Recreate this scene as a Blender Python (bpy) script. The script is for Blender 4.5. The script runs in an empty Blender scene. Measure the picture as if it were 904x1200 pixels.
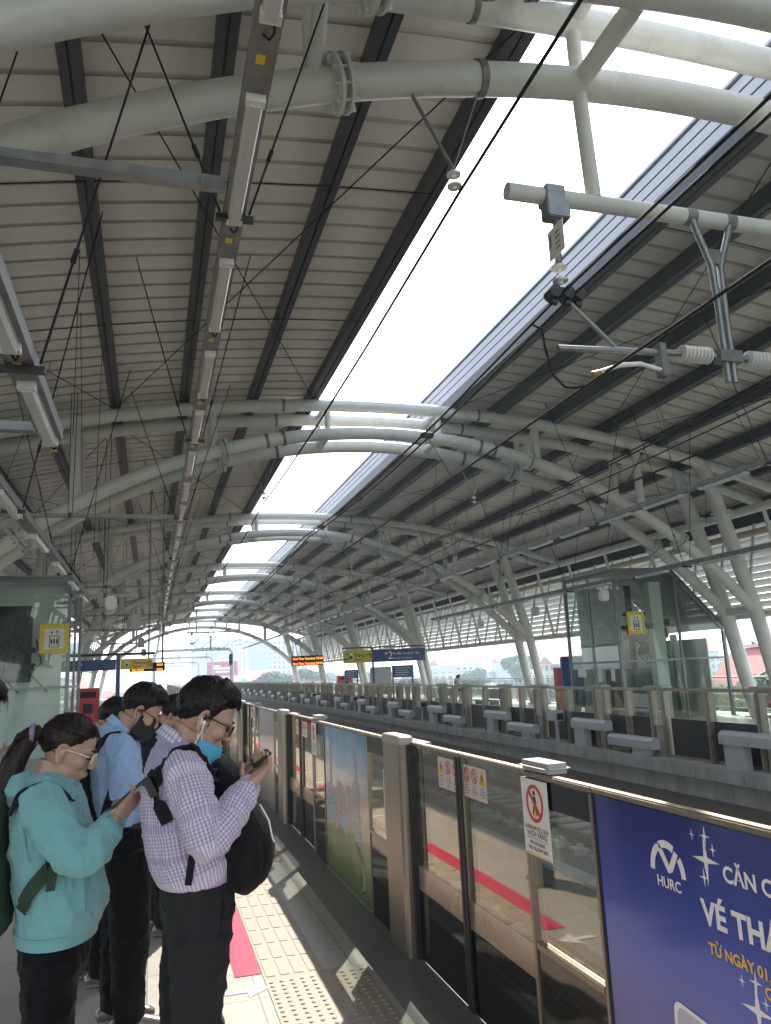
import bpy, bmesh, math, random
from mathutils import Vector, Matrix, noise
V = Vector
random.seed(7)
S = bpy.context.scene
COL = S.collection
R = math.radians

# ------------------------------------------------------------------ materials
MATS = {}
def mat(name, col, rough=0.5, metal=0.0, var=0.0, scale=3.0, bump=0.0, bscale=40.0, spec=0.5, coat=0.0, stretch=None, dirt=0.0):
    if name in MATS: return MATS[name]
    m = bpy.data.materials.new(name); m.use_nodes = True
    nt = m.node_tree; b = nt.nodes['Principled BSDF']
    b.inputs['Base Color'].default_value = (*col, 1)
    b.inputs['Roughness'].default_value = rough
    b.inputs['Metallic'].default_value = metal
    b.inputs['Specular IOR Level'].default_value = spec
    b.inputs['Coat Weight'].default_value = coat
    tc = None
    if var or bump or dirt:
        tc = nt.nodes.new('ShaderNodeTexCoord'); mp = nt.nodes.new('ShaderNodeMapping')
        nt.links.new(tc.outputs['Object'], mp.inputs['Vector'])
        if stretch: mp.inputs['Scale'].default_value = stretch
        src = mp.outputs['Vector']
    if var or dirt:
        n = nt.nodes.new('ShaderNodeTexNoise'); n.inputs['Scale'].default_value = scale
        n.inputs['Detail'].default_value = 6; n.inputs['Roughness'].default_value = 0.65
        nt.links.new(src, n.inputs['Vector'])
        r = nt.nodes.new('ShaderNodeMapRange')
        r.inputs['From Min'].default_value = 0.25; r.inputs['From Max'].default_value = 0.75
        r.inputs['To Min'].default_value = 1 - var; r.inputs['To Max'].default_value = 1 + var
        nt.links.new(n.outputs['Fac'], r.inputs['Value'])
        mx = nt.nodes.new('ShaderNodeVectorMath'); mx.operation = 'SCALE'
        mx.inputs[0].default_value = col
        nt.links.new(r.outputs['Result'], mx.inputs['Scale'])
        last = mx.outputs['Vector']
        if dirt:
            n2 = nt.nodes.new('ShaderNodeTexNoise'); n2.inputs['Scale'].default_value = scale * 0.6; n2.inputs['Detail'].default_value = 8
            n2.inputs['Roughness'].default_value = 0.8
            nt.links.new(src, n2.inputs['Vector'])
            r2 = nt.nodes.new('ShaderNodeMapRange'); r2.inputs['From Min'].default_value = 0.5; r2.inputs['From Max'].default_value = 0.7
            r2.inputs['To Min'].default_value = 0; r2.inputs['To Max'].default_value = dirt
            nt.links.new(n2.outputs['Fac'], r2.inputs['Value'])
            mm = nt.nodes.new('ShaderNodeMix'); mm.data_type = 'RGBA'
            mm.inputs['B'].default_value = (col[0]*.3, col[1]*.28, col[2]*.25, 1)
            nt.links.new(last, mm.inputs['A']); nt.links.new(r2.outputs['Result'], mm.inputs['Factor'])
            last = mm.outputs['Result']
        nt.links.new(last, b.inputs['Base Color'])
        rr = nt.nodes.new('ShaderNodeMapRange')
        rr.inputs['To Min'].default_value = max(0.02, rough - 0.1); rr.inputs['To Max'].default_value = min(1, rough + 0.1)
        nt.links.new(n.outputs['Fac'], rr.inputs['Value']); nt.links.new(rr.outputs['Result'], b.inputs['Roughness'])
    if bump:
        n3 = nt.nodes.new('ShaderNodeTexNoise'); n3.inputs['Scale'].default_value = bscale; n3.inputs['Detail'].default_value = 4
        nt.links.new(src, n3.inputs['Vector'])
        bp = nt.nodes.new('ShaderNodeBump'); bp.inputs['Strength'].default_value = bump; bp.inputs['Distance'].default_value = 0.01
        nt.links.new(n3.outputs['Fac'], bp.inputs['Height']); nt.links.new(bp.outputs['Normal'], b.inputs['Normal'])
    MATS[name] = m
    return m

def glass_mat(name, tint, trans=0.75, rough=0.0, ior=1.5, boost=1.0, sheen=(.95,.97,.96)):
    """thin architectural glass: fresnel mirror over a tinted see-through sheet"""
    m = bpy.data.materials.new(name); m.use_nodes = True
    nt = m.node_tree
    for n in list(nt.nodes): nt.nodes.remove(n)
    out = nt.nodes.new('ShaderNodeOutputMaterial')
    tr = nt.nodes.new('ShaderNodeBsdfTransparent'); tr.inputs['Color'].default_value = (tint[0]*trans, tint[1]*trans, tint[2]*trans, 1)
    gl = nt.nodes.new('ShaderNodeBsdfGlossy'); gl.inputs['Roughness'].default_value = rough
    gl.inputs['Color'].default_value = (*sheen, 1)
    fr = nt.nodes.new('ShaderNodeFresnel')
    ge = nt.nodes.new('ShaderNodeNewGeometry'); io = nt.nodes.new('ShaderNodeMapRange')     # same mirror from either face of the pane
    io.inputs['To Min'].default_value = ior; io.inputs['To Max'].default_value = 1/ior
    nt.links.new(ge.outputs['Backfacing'], io.inputs['Value']); nt.links.new(io.outputs['Result'], fr.inputs['IOR'])
    mu = nt.nodes.new('ShaderNodeMath'); mu.operation = 'MULTIPLY'; mu.inputs[1].default_value = boost; mu.use_clamp = True
    nt.links.new(fr.outputs['Fac'], mu.inputs[0])
    mx = nt.nodes.new('ShaderNodeMixShader')
    nt.links.new(mu.outputs[0], mx.inputs['Fac']); nt.links.new(tr.outputs[0], mx.inputs[1]); nt.links.new(gl.outputs[0], mx.inputs[2])
    nt.links.new(mx.outputs[0], out.inputs['Surface'])
    MATS[name] = m
    return m

def emit_mat(name, col, strength):
    m = bpy.data.materials.new(name); m.use_nodes = True
    b = m.node_tree.nodes['Principled BSDF']
    b.inputs['Base Color'].default_value = (*col, 1)
    b.inputs['Emission Color'].default_value = (*col, 1); b.inputs['Emission Strength'].default_value = strength
    MATS[name] = m
    return m

# ------------------------------------------------------------------ mesh builder
class MB:
    def __init__(s): s.v = []; s.f = []; s.mi = []; s.cur = 0
    def add(s, vs, fs):
        o = len(s.v); s.v += [V(p) for p in vs]; s.f += [tuple(i + o for i in f) for f in fs]; s.mi += [s.cur] * len(fs)
        return s
    def box(s, x0, x1, y0, y1, z0, z1, bev=0.0):
        if bev <= 0:
            return s.add([(x0,y0,z0),(x1,y0,z0),(x1,y1,z0),(x0,y1,z0),(x0,y0,z1),(x1,y0,z1),(x1,y1,z1),(x0,y1,z1)],
                  [(0,3,2,1),(4,5,6,7),(0,1,5,4),(1,2,6,5),(2,3,7,6),(3,0,4,7)])
        bm = bmesh.new(); bmesh.ops.create_cube(bm, size=1)
        bmesh.ops.scale(bm, vec=(x1-x0, y1-y0, z1-z0), verts=bm.verts)
        bmesh.ops.translate(bm, vec=((x0+x1)/2, (y0+y1)/2, (z0+z1)/2), verts=bm.verts)
        bmesh.ops.bevel(bm, geom=bm.edges[:], offset=bev, segments=2, affect='EDGES')
        return s.bm(bm)
    def bm(s, bm, mtx=None):
        bm.verts.ensure_lookup_table(); bm.verts.index_update()
        vs = [(mtx @ v.co if mtx else v.co.copy()) for v in bm.verts]
        s.add(vs, [[v.index for v in f.verts] for f in bm.faces]); bm.free()
        return s
    def obox(s, c, ax, ay, az, hx, hy, hz):
        c = V(c); ax = V(ax).normalized()*hx; ay = V(ay).normalized()*hy; az = V(az).normalized()*hz
        vs = [c+ax*i+ay*j+az*k for k in (-1,1) for (i,j) in ((-1,-1),(1,-1),(1,1),(-1,1))]
        return s.add(vs, [(0,3,2,1),(4,5,6,7),(0,1,5,4),(1,2,6,5),(2,3,7,6),(3,0,4,7)])
    def bar(s, a, b, w, h, up=(0,0,1)):
        a = V(a); b = V(b); d = (b-a); L = d.length; d.normalize()
        u = V(up); sd = d.cross(u)
        if sd.length < 1e-4: sd = d.cross(V((1,0,0)))
        sd.normalize(); u = sd.cross(d)
        return s.obox((a+b)/2, d, sd, u, L/2, w/2, h/2)
    def tube(s, pts, r, seg=10, caps=True):
        pts = [V(p) for p in pts]; n = len(pts)
        rs = r if isinstance(r, (list, tuple)) else [r]*n
        t0 = (pts[1]-pts[0]).normalized()
        ref = V((0,0,1)) if abs(t0.z) < 0.9 else V((1,0,0))
        nrm = t0.cross(ref).normalized(); vs = []; fs = []
        for i, p in enumerate(pts):
            if i == 0: t = pts[1]-pts[0]
            elif i == n-1: t = pts[-1]-pts[-2]
            else: t = (pts[i+1]-pts[i]).normalized() + (pts[i]-pts[i-1]).normalized()
            t.normalize()
            nrm = (nrm - t*nrm.dot(t)).normalized(); bn = t.cross(nrm)
            for k in range(seg):
                a = 2*math.pi*k/seg
                vs.append(p + nrm*(math.cos(a)*rs[i]) + bn*(math.sin(a)*rs[i]))
        for i in range(n-1):
            for k in range(seg):
                k2 = (k+1) % seg
                fs.append((i*seg+k, i*seg+k2, (i+1)*seg+k2, (i+1)*seg+k))
        if caps:
            fs.append(tuple(range(seg-1, -1, -1))); fs.append(tuple(range((n-1)*seg, n*seg)))
        return s.add(vs, fs)
    def cyl(s, a, b, r, seg=16, r2=None): return s.tube([a, b], [r, r if r2 is None else r2], seg)
    def loft(s, pts, rads, side=(0,1,0), seg=18, sub=4, caps=True):
        """elliptical tube: rads (a along side, b across), smoothed along a Catmull-Rom spline"""
        P = [V(p) for p in pts]; Rr = [V((r[0], r[1], 0)) if isinstance(r, (tuple, list)) else V((r, r, 0)) for r in rads]
        if sub > 1 and len(P) > 1:
            def cr(A):
                out = []
                for i in range(len(A)-1):
                    p0 = A[i-1] if i else A[0]*2-A[1]; p1 = A[i]; p2 = A[i+1]; p3 = A[i+2] if i+2 < len(A) else A[-1]*2-A[-2]
                    for j in range(sub):
                        t = j/sub
                        out.append(0.5*((2*p1)+(p2-p0)*t+(2*p0-5*p1+4*p2-p3)*t*t+(3*p1-p0-3*p2+p3)*t**3))
                out.append(A[-1]); return out
            P = cr(P); Rr = cr(Rr)
        n = len(P); sd0 = V(side).normalized(); vs = []; fs = []
        for i, p in enumerate(P):
            t = (P[min(i+1, n-1)]-P[max(i-1, 0)]).normalized()
            sd = (sd0 - t*sd0.dot(t))
            if sd.length < 1e-3: sd = V((1,0,0)) - t*t.x
            sd.normalize(); sd0 = sd; cx = t.cross(sd)
            for k in range(seg):
                a = 2*math.pi*k/seg
                vs.append(p + sd*(math.cos(a)*max(Rr[i].x, .001)) + cx*(math.sin(a)*max(Rr[i].y, .001)))
        for i in range(n-1):
            for k in range(seg):
                k2 = (k+1) % seg
                fs.append((i*seg+k, i*seg+k2, (i+1)*seg+k2, (i+1)*seg+k))
        if caps:
            # rounded ends
            for end, base in ((0, 0), (1, (n-1)*seg)):
                t = (P[0]-P[1]).normalized() if end == 0 else (P[-1]-P[-2]).normalized()
                c = P[0] if end == 0 else P[-1]; rr = min(Rr[0 if end == 0 else -1][:2])*0.6
                vs.append(c + t*rr*0.5); ci = len(vs)-1
                for k in range(seg):
                    k2 = (k+1) % seg
                    fs.append((base+k2, base+k, ci) if end == 0 else (base+k, base+k2, ci))
        return s.add(vs, fs)
    def ell(s, c, r, mtx=None, seg=20, rings=12):
        c = V(c); vs = []; fs = []
        for i in range(rings+1):
            ph = math.pi*i/rings
            for k in range(seg):
                a = 2*math.pi*k/seg
                p = V((r[0]*math.sin(ph)*math.cos(a), r[1]*math.sin(ph)*math.sin(a), r[2]*math.cos(ph)))
                vs.append(c + (mtx @ p if mtx else p))
        for i in range(rings):
            for k in range(seg):
                k2 = (k+1) % seg
                fs.append((i*seg+k, (i+1)*seg+k, (i+1)*seg+k2, i*seg+k2))
        return s.add(vs, fs)
    def prism(s, poly, ox, dx, dy, dn, depth):
        """flat polygon (2d) set in the plane ox + u*dx + v*dy, thick along dn"""
        ox = V(ox); dx = V(dx); dy = V(dy); dn = V(dn); n = len(poly)
        a = [ox + dx*u + dy*w for u, w in poly]; b = [p + dn*depth for p in a]
        fs = [tuple(range(n)), tuple(range(2*n-1, n-1, -1))] + [(i, i+n, (i+1) % n + n, (i+1) % n) for i in range(n)]
        return s.add(a+b, fs)
    def ring(s, c, r0, r1, dx, dy, dn, depth, a0=0, a1=360, seg=28):
        c = V(c); dx = V(dx); dy = V(dy); dn = V(dn); vs = []; fs = []
        for i in range(seg+1):
            a = R(a0+(a1-a0)*i/seg); u = dx*math.cos(a)+dy*math.sin(a)
            vs += [c+u*r0, c+u*r1, c+u*r1+dn*depth, c+u*r0+dn*depth]
        for i in range(seg):
            for j in range(4):
                fs.append((i*4+j, i*4+(j+1) % 4, (i+1)*4+(j+1) % 4, (i+1)*4+j))
        fs += [(0,1,2,3), (seg*4+3, seg*4+2, seg*4+1, seg*4)]
        return s.add(vs, fs)
    def build(s, name, m, parent=None, loc=None, smooth=None):
        """link as ONE mesh; vertices are world coordinates, moved to the parent's base"""
        L = V(parent['base']) if parent is not None else V(loc or (0,0,0))
        me = bpy.data.meshes.new(name)
        me.from_pydata([p-L for p in s.v], [], s.f)
        for mm in (m if isinstance(m, (list, tuple)) else [m]): me.materials.append(mm)
        if isinstance(m, (list, tuple)): me.polygons.foreach_set('material_index', s.mi)
        me.validate()
        if smooth is not None:
            me.shade_smooth()
            if smooth < 180: me.set_sharp_from_angle(angle=R(smooth))
        o = bpy.data.objects.new(name, me); COL.objects.link(o)
        if parent is not None: o.parent = parent
        else: o.location = L
        o['base'] = tuple(L)
        return o

def tag(o, label=None, cat=None, group=None, kind=None):
    if label: o['label'] = label
    if cat: o['category'] = cat
    if group: o['group'] = group
    if kind: o['kind'] = kind
    return o
def thing(name, label, cat, base=(0,0,0), group=None):
    o = bpy.data.objects.new(name, None); COL.objects.link(o); o.location = base; o['base'] = tuple(base)
    o.empty_display_size = 0.1
    return tag(o, label, cat, group)
def dup(o, off, label=None, group=None, parent=None):
    c = o.copy(); COL.objects.link(c)
    if parent is None: c.location = V(o.location) + V(off)
    else: c.parent = parent
    if label: c['label'] = label
    if group: c['group'] = group
    for ch in o.children: dup(ch, (0,0,0), parent=c)
    return c
def structure(o): o['kind'] = 'structure'; return o
ORD = ['first','second','third','fourth','fifth','sixth','seventh','eighth','ninth','tenth','eleventh','twelfth','thirteenth','fourteenth','fifteenth','sixteenth','seventeenth','eighteenth','nineteenth','twentieth','twenty-first','twenty-second','twenty-third','twenty-fourth']

# ------------------------------------------------------------------ lettering
def text(mb, s, o, dx, dy, size, depth=0.0015, bold=0.0, align='LEFT'):
    cu = bpy.data.curves.new('lettering', 'FONT'); cu.body = s; cu.size = 1.0; cu.offset = bold; cu.align_x = align
    cu.resolution_u = 3
    ob = bpy.data.objects.new('lettering', cu); COL.objects.link(ob)
    me = ob.to_mesh()
    o = V(o); dx = V(dx)*size; dy = V(dy)*size; n = dx.cross(dy).normalized()*depth
    vs = [o + dx*v.co.x + dy*v.co.y + n for v in me.vertices]
    fs = [tuple(p.vertices) for p in me.polygons]
    mb.add(vs, fs)
    ob.to_mesh_clear(); bpy.data.objects.remove(ob); bpy.data.curves.remove(cu)
    return mb

# ------------------------------------------------------------------ palette
M_concrete = mat('concrete', (.44,.43,.41), .85, var=.18, scale=2.2, bump=.4, bscale=30, dirt=.55, stretch=(1,1,.22))
M_concrete_dark = mat('concrete_dark', (.13,.13,.125), .9, var=.25, scale=1.5, bump=.5, bscale=20, dirt=.4)
M_steelpaint = mat('painted_steel_tube', (.66,.67,.64), .40, var=.08, scale=1.4, bump=.04, bscale=8, dirt=.34)
M_purlin = mat('dark_purlin', (.052,.056,.062), .5, var=.15, scale=4)
M_roof = mat('roof_sheet', (.73,.70,.65), .5, var=.10, scale=.8, dirt=.22, stretch=(1,.3,1))
M_flash = mat('white_flashing', (.46,.47,.51), .5, var=.05, scale=2)
M_galv = mat('galvanised', (.27,.28,.28), .42, .75, var=.25, scale=9)
M_tray = mat('tray_metal', (.22,.22,.215), .5, .5, var=.3, scale=7, dirt=.3)
M_lampbody = mat('lamp_cover', (.62,.62,.60), .22, var=.03, scale=3)
M_black = mat('black_rubber', (.012,.012,.013), .6)
M_cable = mat('dark_cable', (.022,.022,.025), .8, spec=.2)
M_yellow = mat('yellow_sticker', (.80,.55,.02), .4)
M_stain = mat('brushed_stainless', (.29,.245,.195), .40, .95, var=.16, scale=3, stretch=(8,8,.4))
M_stain2 = mat('satin_aluminium', (.36,.33,.29), .42, .8, var=.2, scale=4, dirt=.15)
M_cap = mat('grey_plastic_cap', (.36,.33,.31), .5)
M_kick = mat('black_kick_panel', (.006,.006,.007), .06, spec=.6, var=.0)
M_header = mat('black_header_film', (.004,.004,.005), .25)
M_greybox = mat('grey_drive_casing', (.47,.48,.49), .4, var=.06, scale=3, dirt=.15)
M_white = mat('white_plastic', (.78,.77,.75), .4)
M_porcelain = mat('white_porcelain', (.72,.71,.68), .15, coat=.6)
M_bolt = mat('dark_fitting', (.06,.06,.065), .45, .6)
M_glass = glass_mat('clear_glass', (.90,.95,.93), .93, ior=1.55, boost=1.5, sheen=(1,.90,.76))
M_doorglass = glass_mat('door_glass', (.88,.94,.92), .80, ior=1.6, boost=1.7, sheen=(1,.90,.76))
M_lift = glass_mat('lift_glass', (.93,.97,.95), .97, ior=1.45, boost=.9)
M_red = mat('red_vinyl', (.60,.03,.09), .35, var=.06, scale=8)
M_redpaint = mat('red_paint', (.55,.04,.05), .35)
M_blue = mat('blue_sign', (.02,.06,.22), .35)
M_signyellow = mat('yellow_sign', (.72,.58,.04), .35)
M_signwhite = mat('sign_white', (.82,.80,.77), .4)
M_ink = mat('black_ink', (.02,.02,.022), .5)
M_signred = mat('sign_red', (.62,.03,.06), .4)
# ================================================================== setting
XC = 5.5
def floor_material():
    m = mat('granite_floor', (.42,.385,.345), .42, var=.07, scale=5, bump=.05, bscale=60, dirt=.10)
    nt = m.node_tree; b = nt.nodes['Principled BSDF']
    tc = nt.nodes.new('ShaderNodeTexCoord')
    br = nt.nodes.new('ShaderNodeTexBrick'); br.offset = 0.0; br.squash = 1.0
    br.inputs['Scale'].default_value = 1.0; br.inputs['Brick Width'].default_value = .6; br.inputs['Row Height'].default_value = .6
    br.inputs['Mortar Size'].default_value = .004; br.inputs['Mortar Smooth'].default_value = .2
    br.inputs['Color1'].default_value = (1,1,1,1); br.inputs['Color2'].default_value = (.90,.91,.92,1); br.inputs['Mortar'].default_value = (.45,.44,.42,1)
    nt.links.new(tc.outputs['Object'], br.inputs['Vector'])
    old = b.inputs['Base Color'].links[0].from_socket
    mx = nt.nodes.new('ShaderNodeMix'); mx.data_type = 'RGBA'; mx.blend_type = 'MULTIPLY'; mx.inputs['Factor'].default_value = 1
    nt.links.new(old, mx.inputs['A']); nt.links.new(br.outputs['Color'], mx.inputs['B']); nt.links.new(mx.outputs['Result'], b.inputs['Base Color'])
    return m
M_floor = floor_material()
M_tact = mat('tactile_paving', (.36,.30,.235), .6, var=.10, scale=9, bump=.08, bscale=70, dirt=.12)

Y0, Y1 = -6.0, 98.0
structure(MB().box(-6.6, 1.30, Y0, Y1, -1.2, 0.0).build('platform_floor', M_floor))
structure(MB().box(1.302, 1.66, Y0, Y1, -1.2, -.002).build('platform_edge', mat('shaded_edge_granite', (.20,.195,.19), .45, var=.12, scale=6, dirt=.15)))  # edge strip coloured dark for the shadow at the foot of the gates
structure(MB().box(9.42, 17.6, Y0, Y1, -1.2, 0.0).build('platform_floor', M_floor))
# coping of the far platform: two stepped concrete courses with joints
mb = MB()
y = Y0
while y < Y1:
    mb.box(8.98, 9.418, y, y+1.19, -.30, -.06, .008); mb.box(9.06, 9.418, y+.4, y+1.59, -.62, -.302, .008); y += 1.2
structure(mb.build('platform_edge', M_concrete))
structure(MB().box(1.2, 9.9, Y0-30, 420, -2.6, -1.22).build('track_bed', M_concrete_dark))

# tactile paving: raised bars along the panels, raised dots in front of every door
PITCH = 4.85
def tactile():
    bars = MB(); dots = MB(); base = MB()
    for k in range(-1, 14):
        yp = 4.94 + PITCH*k                      # post nearest us; doors lie at yp-1.75 .. yp
        base.box(.66, 1.26, yp-1.80, yp+.12, .0005, .005)
        base.box(.66, 1.02, yp+.122, yp+2.998, .0005, .005)
        if k < 7:
            n = int(1.88/.06)
            for i in range(10):
                for j in range(n):
                    cx = .69+.06*i; cy = yp-1.76+.06*j
                    vs = []; seg = 8
                    for rr, zz in ((.0145,.005),(.009,.0105)):
                        for q in range(seg): vs.append((cx+rr*math.cos(q*math.tau/seg), cy+rr*math.sin(q*math.tau/seg), zz))
                    dots.add(vs, [(q,(q+1)%seg,seg+(q+1)%seg,seg+q) for q in range(seg)]+[tuple(range(seg,2*seg))])
            yy = yp+.14
            while yy < yp+2.95:
                for i in range(4):
                    x = .675+.085*i
                    bars.box(x, x+.055, yy, yy+.27, .005, .0082, .0025)
                yy += .3
    structure(base.build('tactile_paving', M_tact)); structure(bars.build('tactile_paving', M_tact)); structure(dots.build('tactile_paving', M_tact))
tactile()
mb = MB()
for k in range(-1, 12):
    yp = 5.03+PITCH*k; mb.box(.50, .655, yp+.13, yp+2.99, .0006, .004)
structure(mb.build('floor_marking', M_red))
mb = MB()
ARW = [(-.05,.012),(.03,.012),(.03,.05),(.11,0),(.03,-.05),(.03,-.012),(-.05,-.012)]
for k in range(-1, 8):
    yp = 5.03+PITCH*k
    for yy, d in ((yp-.10, 1), (yp-1.55, 1)):
        mb.prism([(a*1.6, b*2.0) for a, b in ARW], (.50, yy, .001), (1,0,0), (0,1,0), (0,0,1), .0035)
structure(mb.build('floor_marking', M_signwhite))

# ------------------------------------------------------------------ tracks
M_rail = mat('rail_steel', (.16,.12,.10), .45, .6, var=.3, scale=5)
def track(xc, label):
    t = thing('railway_track', label, 'track', (xc, 0, -1.2))
    for s in (-1, 1):
        x = xc + s*.72
        MB().box(x-.07, x+.07, -8, 300, -1.10, -1.085).box(x-.012, x+.012, -8, 300, -1.085, -.97).box(x-.036, x+.036, -8, 300, -.97, -.93, .008).build('rail', M_rail, t)
    first = None
    for i in range(90):
        y = 1.2+.62*i
        if first is None:
            q = MB()
            for s in (-1, 1): q.box(xc+s*.72-.28, xc+s*.72+.28, y-.13, y+.13, -1.218, -1.105, .015)
            q.box(xc-.44, xc+.44, y-.05, y+.05, -1.215, -1.16)
            for s in (-1, 1):
                for s2 in (-1, 1): q.box(xc+s*.72+s2*.11-.04, xc+s*.72+s2*.11+.04, y-.06, y+.06, -1.105, -1.06, .01)
            first = q.build('sleeper', mat('sleeper_concrete', (.50,.49,.47), .85, var=.15, scale=5, dirt=.3), t)
        else:
            c = first.copy(); COL.objects.link(c); c.parent = t; c.location = (0, .62*i, 0)
    return t
track(3.35, 'slab railway track beside the near platform gates, with rails on paired concrete sleepers')
track(7.35, 'slab railway track in shadow along the far platform edge')
mb = MB(); mb.box(5.2, 5.5, -8, 300, -1.218, -.95, .02)
tag(mb.build('cable_trough', M_concrete), 'low concrete cable trough between the two railway tracks', 'cable trough')

# ------------------------------------------------------------------ near platform gates
XP = 1.60
AY = (0,-1,0); AZ = (0,0,1)
def gate_post(k, label):
    yp = 5.03+PITCH*k; t = thing('gate_post', label, 'gate post', (XP-.1, yp, 0), 'stainless posts of the near platform gates')
    q = MB(); pts = []
    y0, y1 = yp, yp+.42
    # rounded plan profile
    prof = [(XP+.005,y0),(XP-.030,y0),(XP-.048,y0+.010),(XP-.056,y0+.035),(XP-.056,y1-.035),(XP-.048,y1-.010),(XP-.030,y1),(XP+.005,y1)]
    q.prism([(a,b) for a,b in prof], (0,0,.001), (1,0,0), (0,1,0), (0,0,1), 1.27)
    q.build('post_body', M_stain, t)
    q = MB()
    prof = [(XP+.05,y0+.03),(XP+.03,y0-.004),(XP-.032,y0-.004),(XP-.052,y0+.008),(XP-.060,y0+.035),(XP-.060,y1-.035),(XP-.052,y1-.008),(XP-.032,y1+.004),(XP+.03,y1+.004),(XP+.05,y1-.03)]
    lv = [(1.272, 1.0), (1.300, 1.0), (1.313, .985), (1.322, .93), (1.326, .80)]; vs = []; fs = []; n = len(prof)
    for z, f in lv: vs += [((a-XP+.04)*f+XP-.04, (b-yp-.21)*f+yp+.21, z) for a, b in prof]
    for r in range(len(lv)-1): fs += [(r*n+i, r*n+(i+1) % n, (r+1)*n+(i+1) % n, (r+1)*n+i) for i in range(n)]
    q.add(vs, fs+[tuple(range(n-1,-1,-1)), tuple((len(lv)-1)*n+i for i in range(n))])
    q.build('post_cap', M_cap, t, smooth=35)
    MB().box(XP+.07, XP+.20, yp-.02, yp+.40, 1.20, 1.275, .03).build('rear_housing', M_cap, t, smooth=40)
    return t
def warning_sticker(t, ya, yb, z0, z1, flip):
    """white sheet with red prohibition rings, yellow triangle and rows of small print"""
    w = ya-yb; x = XP+.035-.0065
    q = MB().box(x-.0012, x, yb, ya, z0, z1).build('warning_sticker', mat('sticker_pink_white', (.70,.60,.57), .5, var=.04, scale=6), t)
    x -= .0014
    r = MB(); k = MB(); yl = MB()
    cols = [0,1,2] if not flip else [1,2,0]
    for i in range(3):
        c = V((x, ya-w*(i+.5)/3, z1-.05))
        if cols[i] == 0:
            yl.prism([(-.042,-.036),(.042,-.036),(0,.042)], c, AY, AZ, (-1,0,0), .0008)
            k.prism([(-.008,-.02),(.008,-.02),(.014,.0),(0,.022),(-.014,.0)], c-V((.001,0,0)), AY, AZ, (-1,0,0), .0006)
        else:
            r.ring(c, .030, .039, AY, AZ, (-1,0,0), .0008)
            d = .024; r.prism([(-d-.003,d-.003),(-d+.003,d+.003),(d+.003,-d+.003),(d-.003,-d-.003)], c-V((.0002,0,0)), AY, AZ, (-1,0,0), .0009)
            k.ring(c+V((0,0,.016)), 0.0005, .006, AY, AZ, (-1,0,0), .0006, seg=10)
            k.prism([(-.006,.008),(.008,.006),(.006,-.008),(.014,-.022),(.008,-.024),(0,-.010),(-.008,-.024),(-.013,-.022),(-.004,-.006)], c, AY, AZ, (-1,0,0), .0006)
        for j in range(5):
            zz = z1-.105-.013*j
            if zz < z0+.012: break
            L = w/3*(.40+.2*((i*3+j*7) % 3))
            k.box(x-.0005, x, c.y-L/2+.004, c.y+L/2, zz, zz+.004)
    r.build('prohibition_ring', M_signred, q); k.build('small_print', mat('grey_ink', (.16,.12,.12), .6), q); yl.build('hazard_triangle', mat('hazard_yellow', (.75,.45,.02), .4), q)
def sliding_door(k, half, label):
    """half 0 = leaf nearer us"""
    yp = 5.03+PITCH*k
    ya, yb = (yp-.86, yp-1.70) if half == 0 else (yp-.02, yp-.855)
    x = XP+.035
    t = thing('sliding_door', label, 'sliding door', (x, (ya+yb)/2, 0), 'sliding leaves of the near platform gates')
    MB().box(x-.005, x+.007, yb+.02, ya-.02, .05, 1.268).build('glass_pane', M_doorglass, t)
    q = MB().box(x-.02, x+.02, yb, ya, 1.270, 1.290, .004)
    (q if half == 1 else q).box(x-.018, x+.018, yb, yb+.019, .002, 1.269)
    if half == 1: MB().box(x-.040, x+.018, ya-.019, yp-.001, .001, 1.269).build('rubber_seal', M_black, t)
    if half == 0: q.box(x-.018, x+.018, ya-.019, ya, .002, 1.269)
    if half == 0: q.box(x-.012, x+.017, yp-1.7045, yb-.0005, .001, 1.262)
    q.build('door_frame', M_stain, t)
    MB().box(x-.012, x-.0065, yb+.02, ya-.02, .004, .40).build('kick_panel', M_kick, t)
    # foot of the glass: mirrored tactile paving painted as a tan band, chevrons over it
    MB().box(x-.0085, x-.0058, yb+.021, ya-.021, .402, .545).build('reflection_band', mat('reflection_tan', (.50,.40,.31), .22, .55, var=.06, scale=3), t)
    edge = ya-.019 if half == 0 else yb+.019
    MB().box(x-.03, x-.0185, edge-.016, edge+.016, .006, 1.268).build('rubber_edge', M_black, t)
    q = MB()
    for i in range(3):
        c = V((x-.0088, (ya-.22 if half == 0 else yb+.22)+(i-1)*.045, .472))
        sg = 1 if half == 0 else -1
        q.prism([(-.018*sg,.042),(-.010*sg,.042),(.016*sg,0),(-.010*sg,-.042),(-.018*sg,-.042),(.008*sg,0)], c, AY, AZ, (-1,0,0), .0008)
    q.build('chevron_marking', mat('chevron_yellow', (.62,.45,.10), .45), t)
    if half == 0: warning_sticker(t, ya-.03, ya-.34, 1.07, 1.235, True)
    else: warning_sticker(t, yb+.36, yb+.03, 1.07, 1.24, False)
    return t
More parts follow.
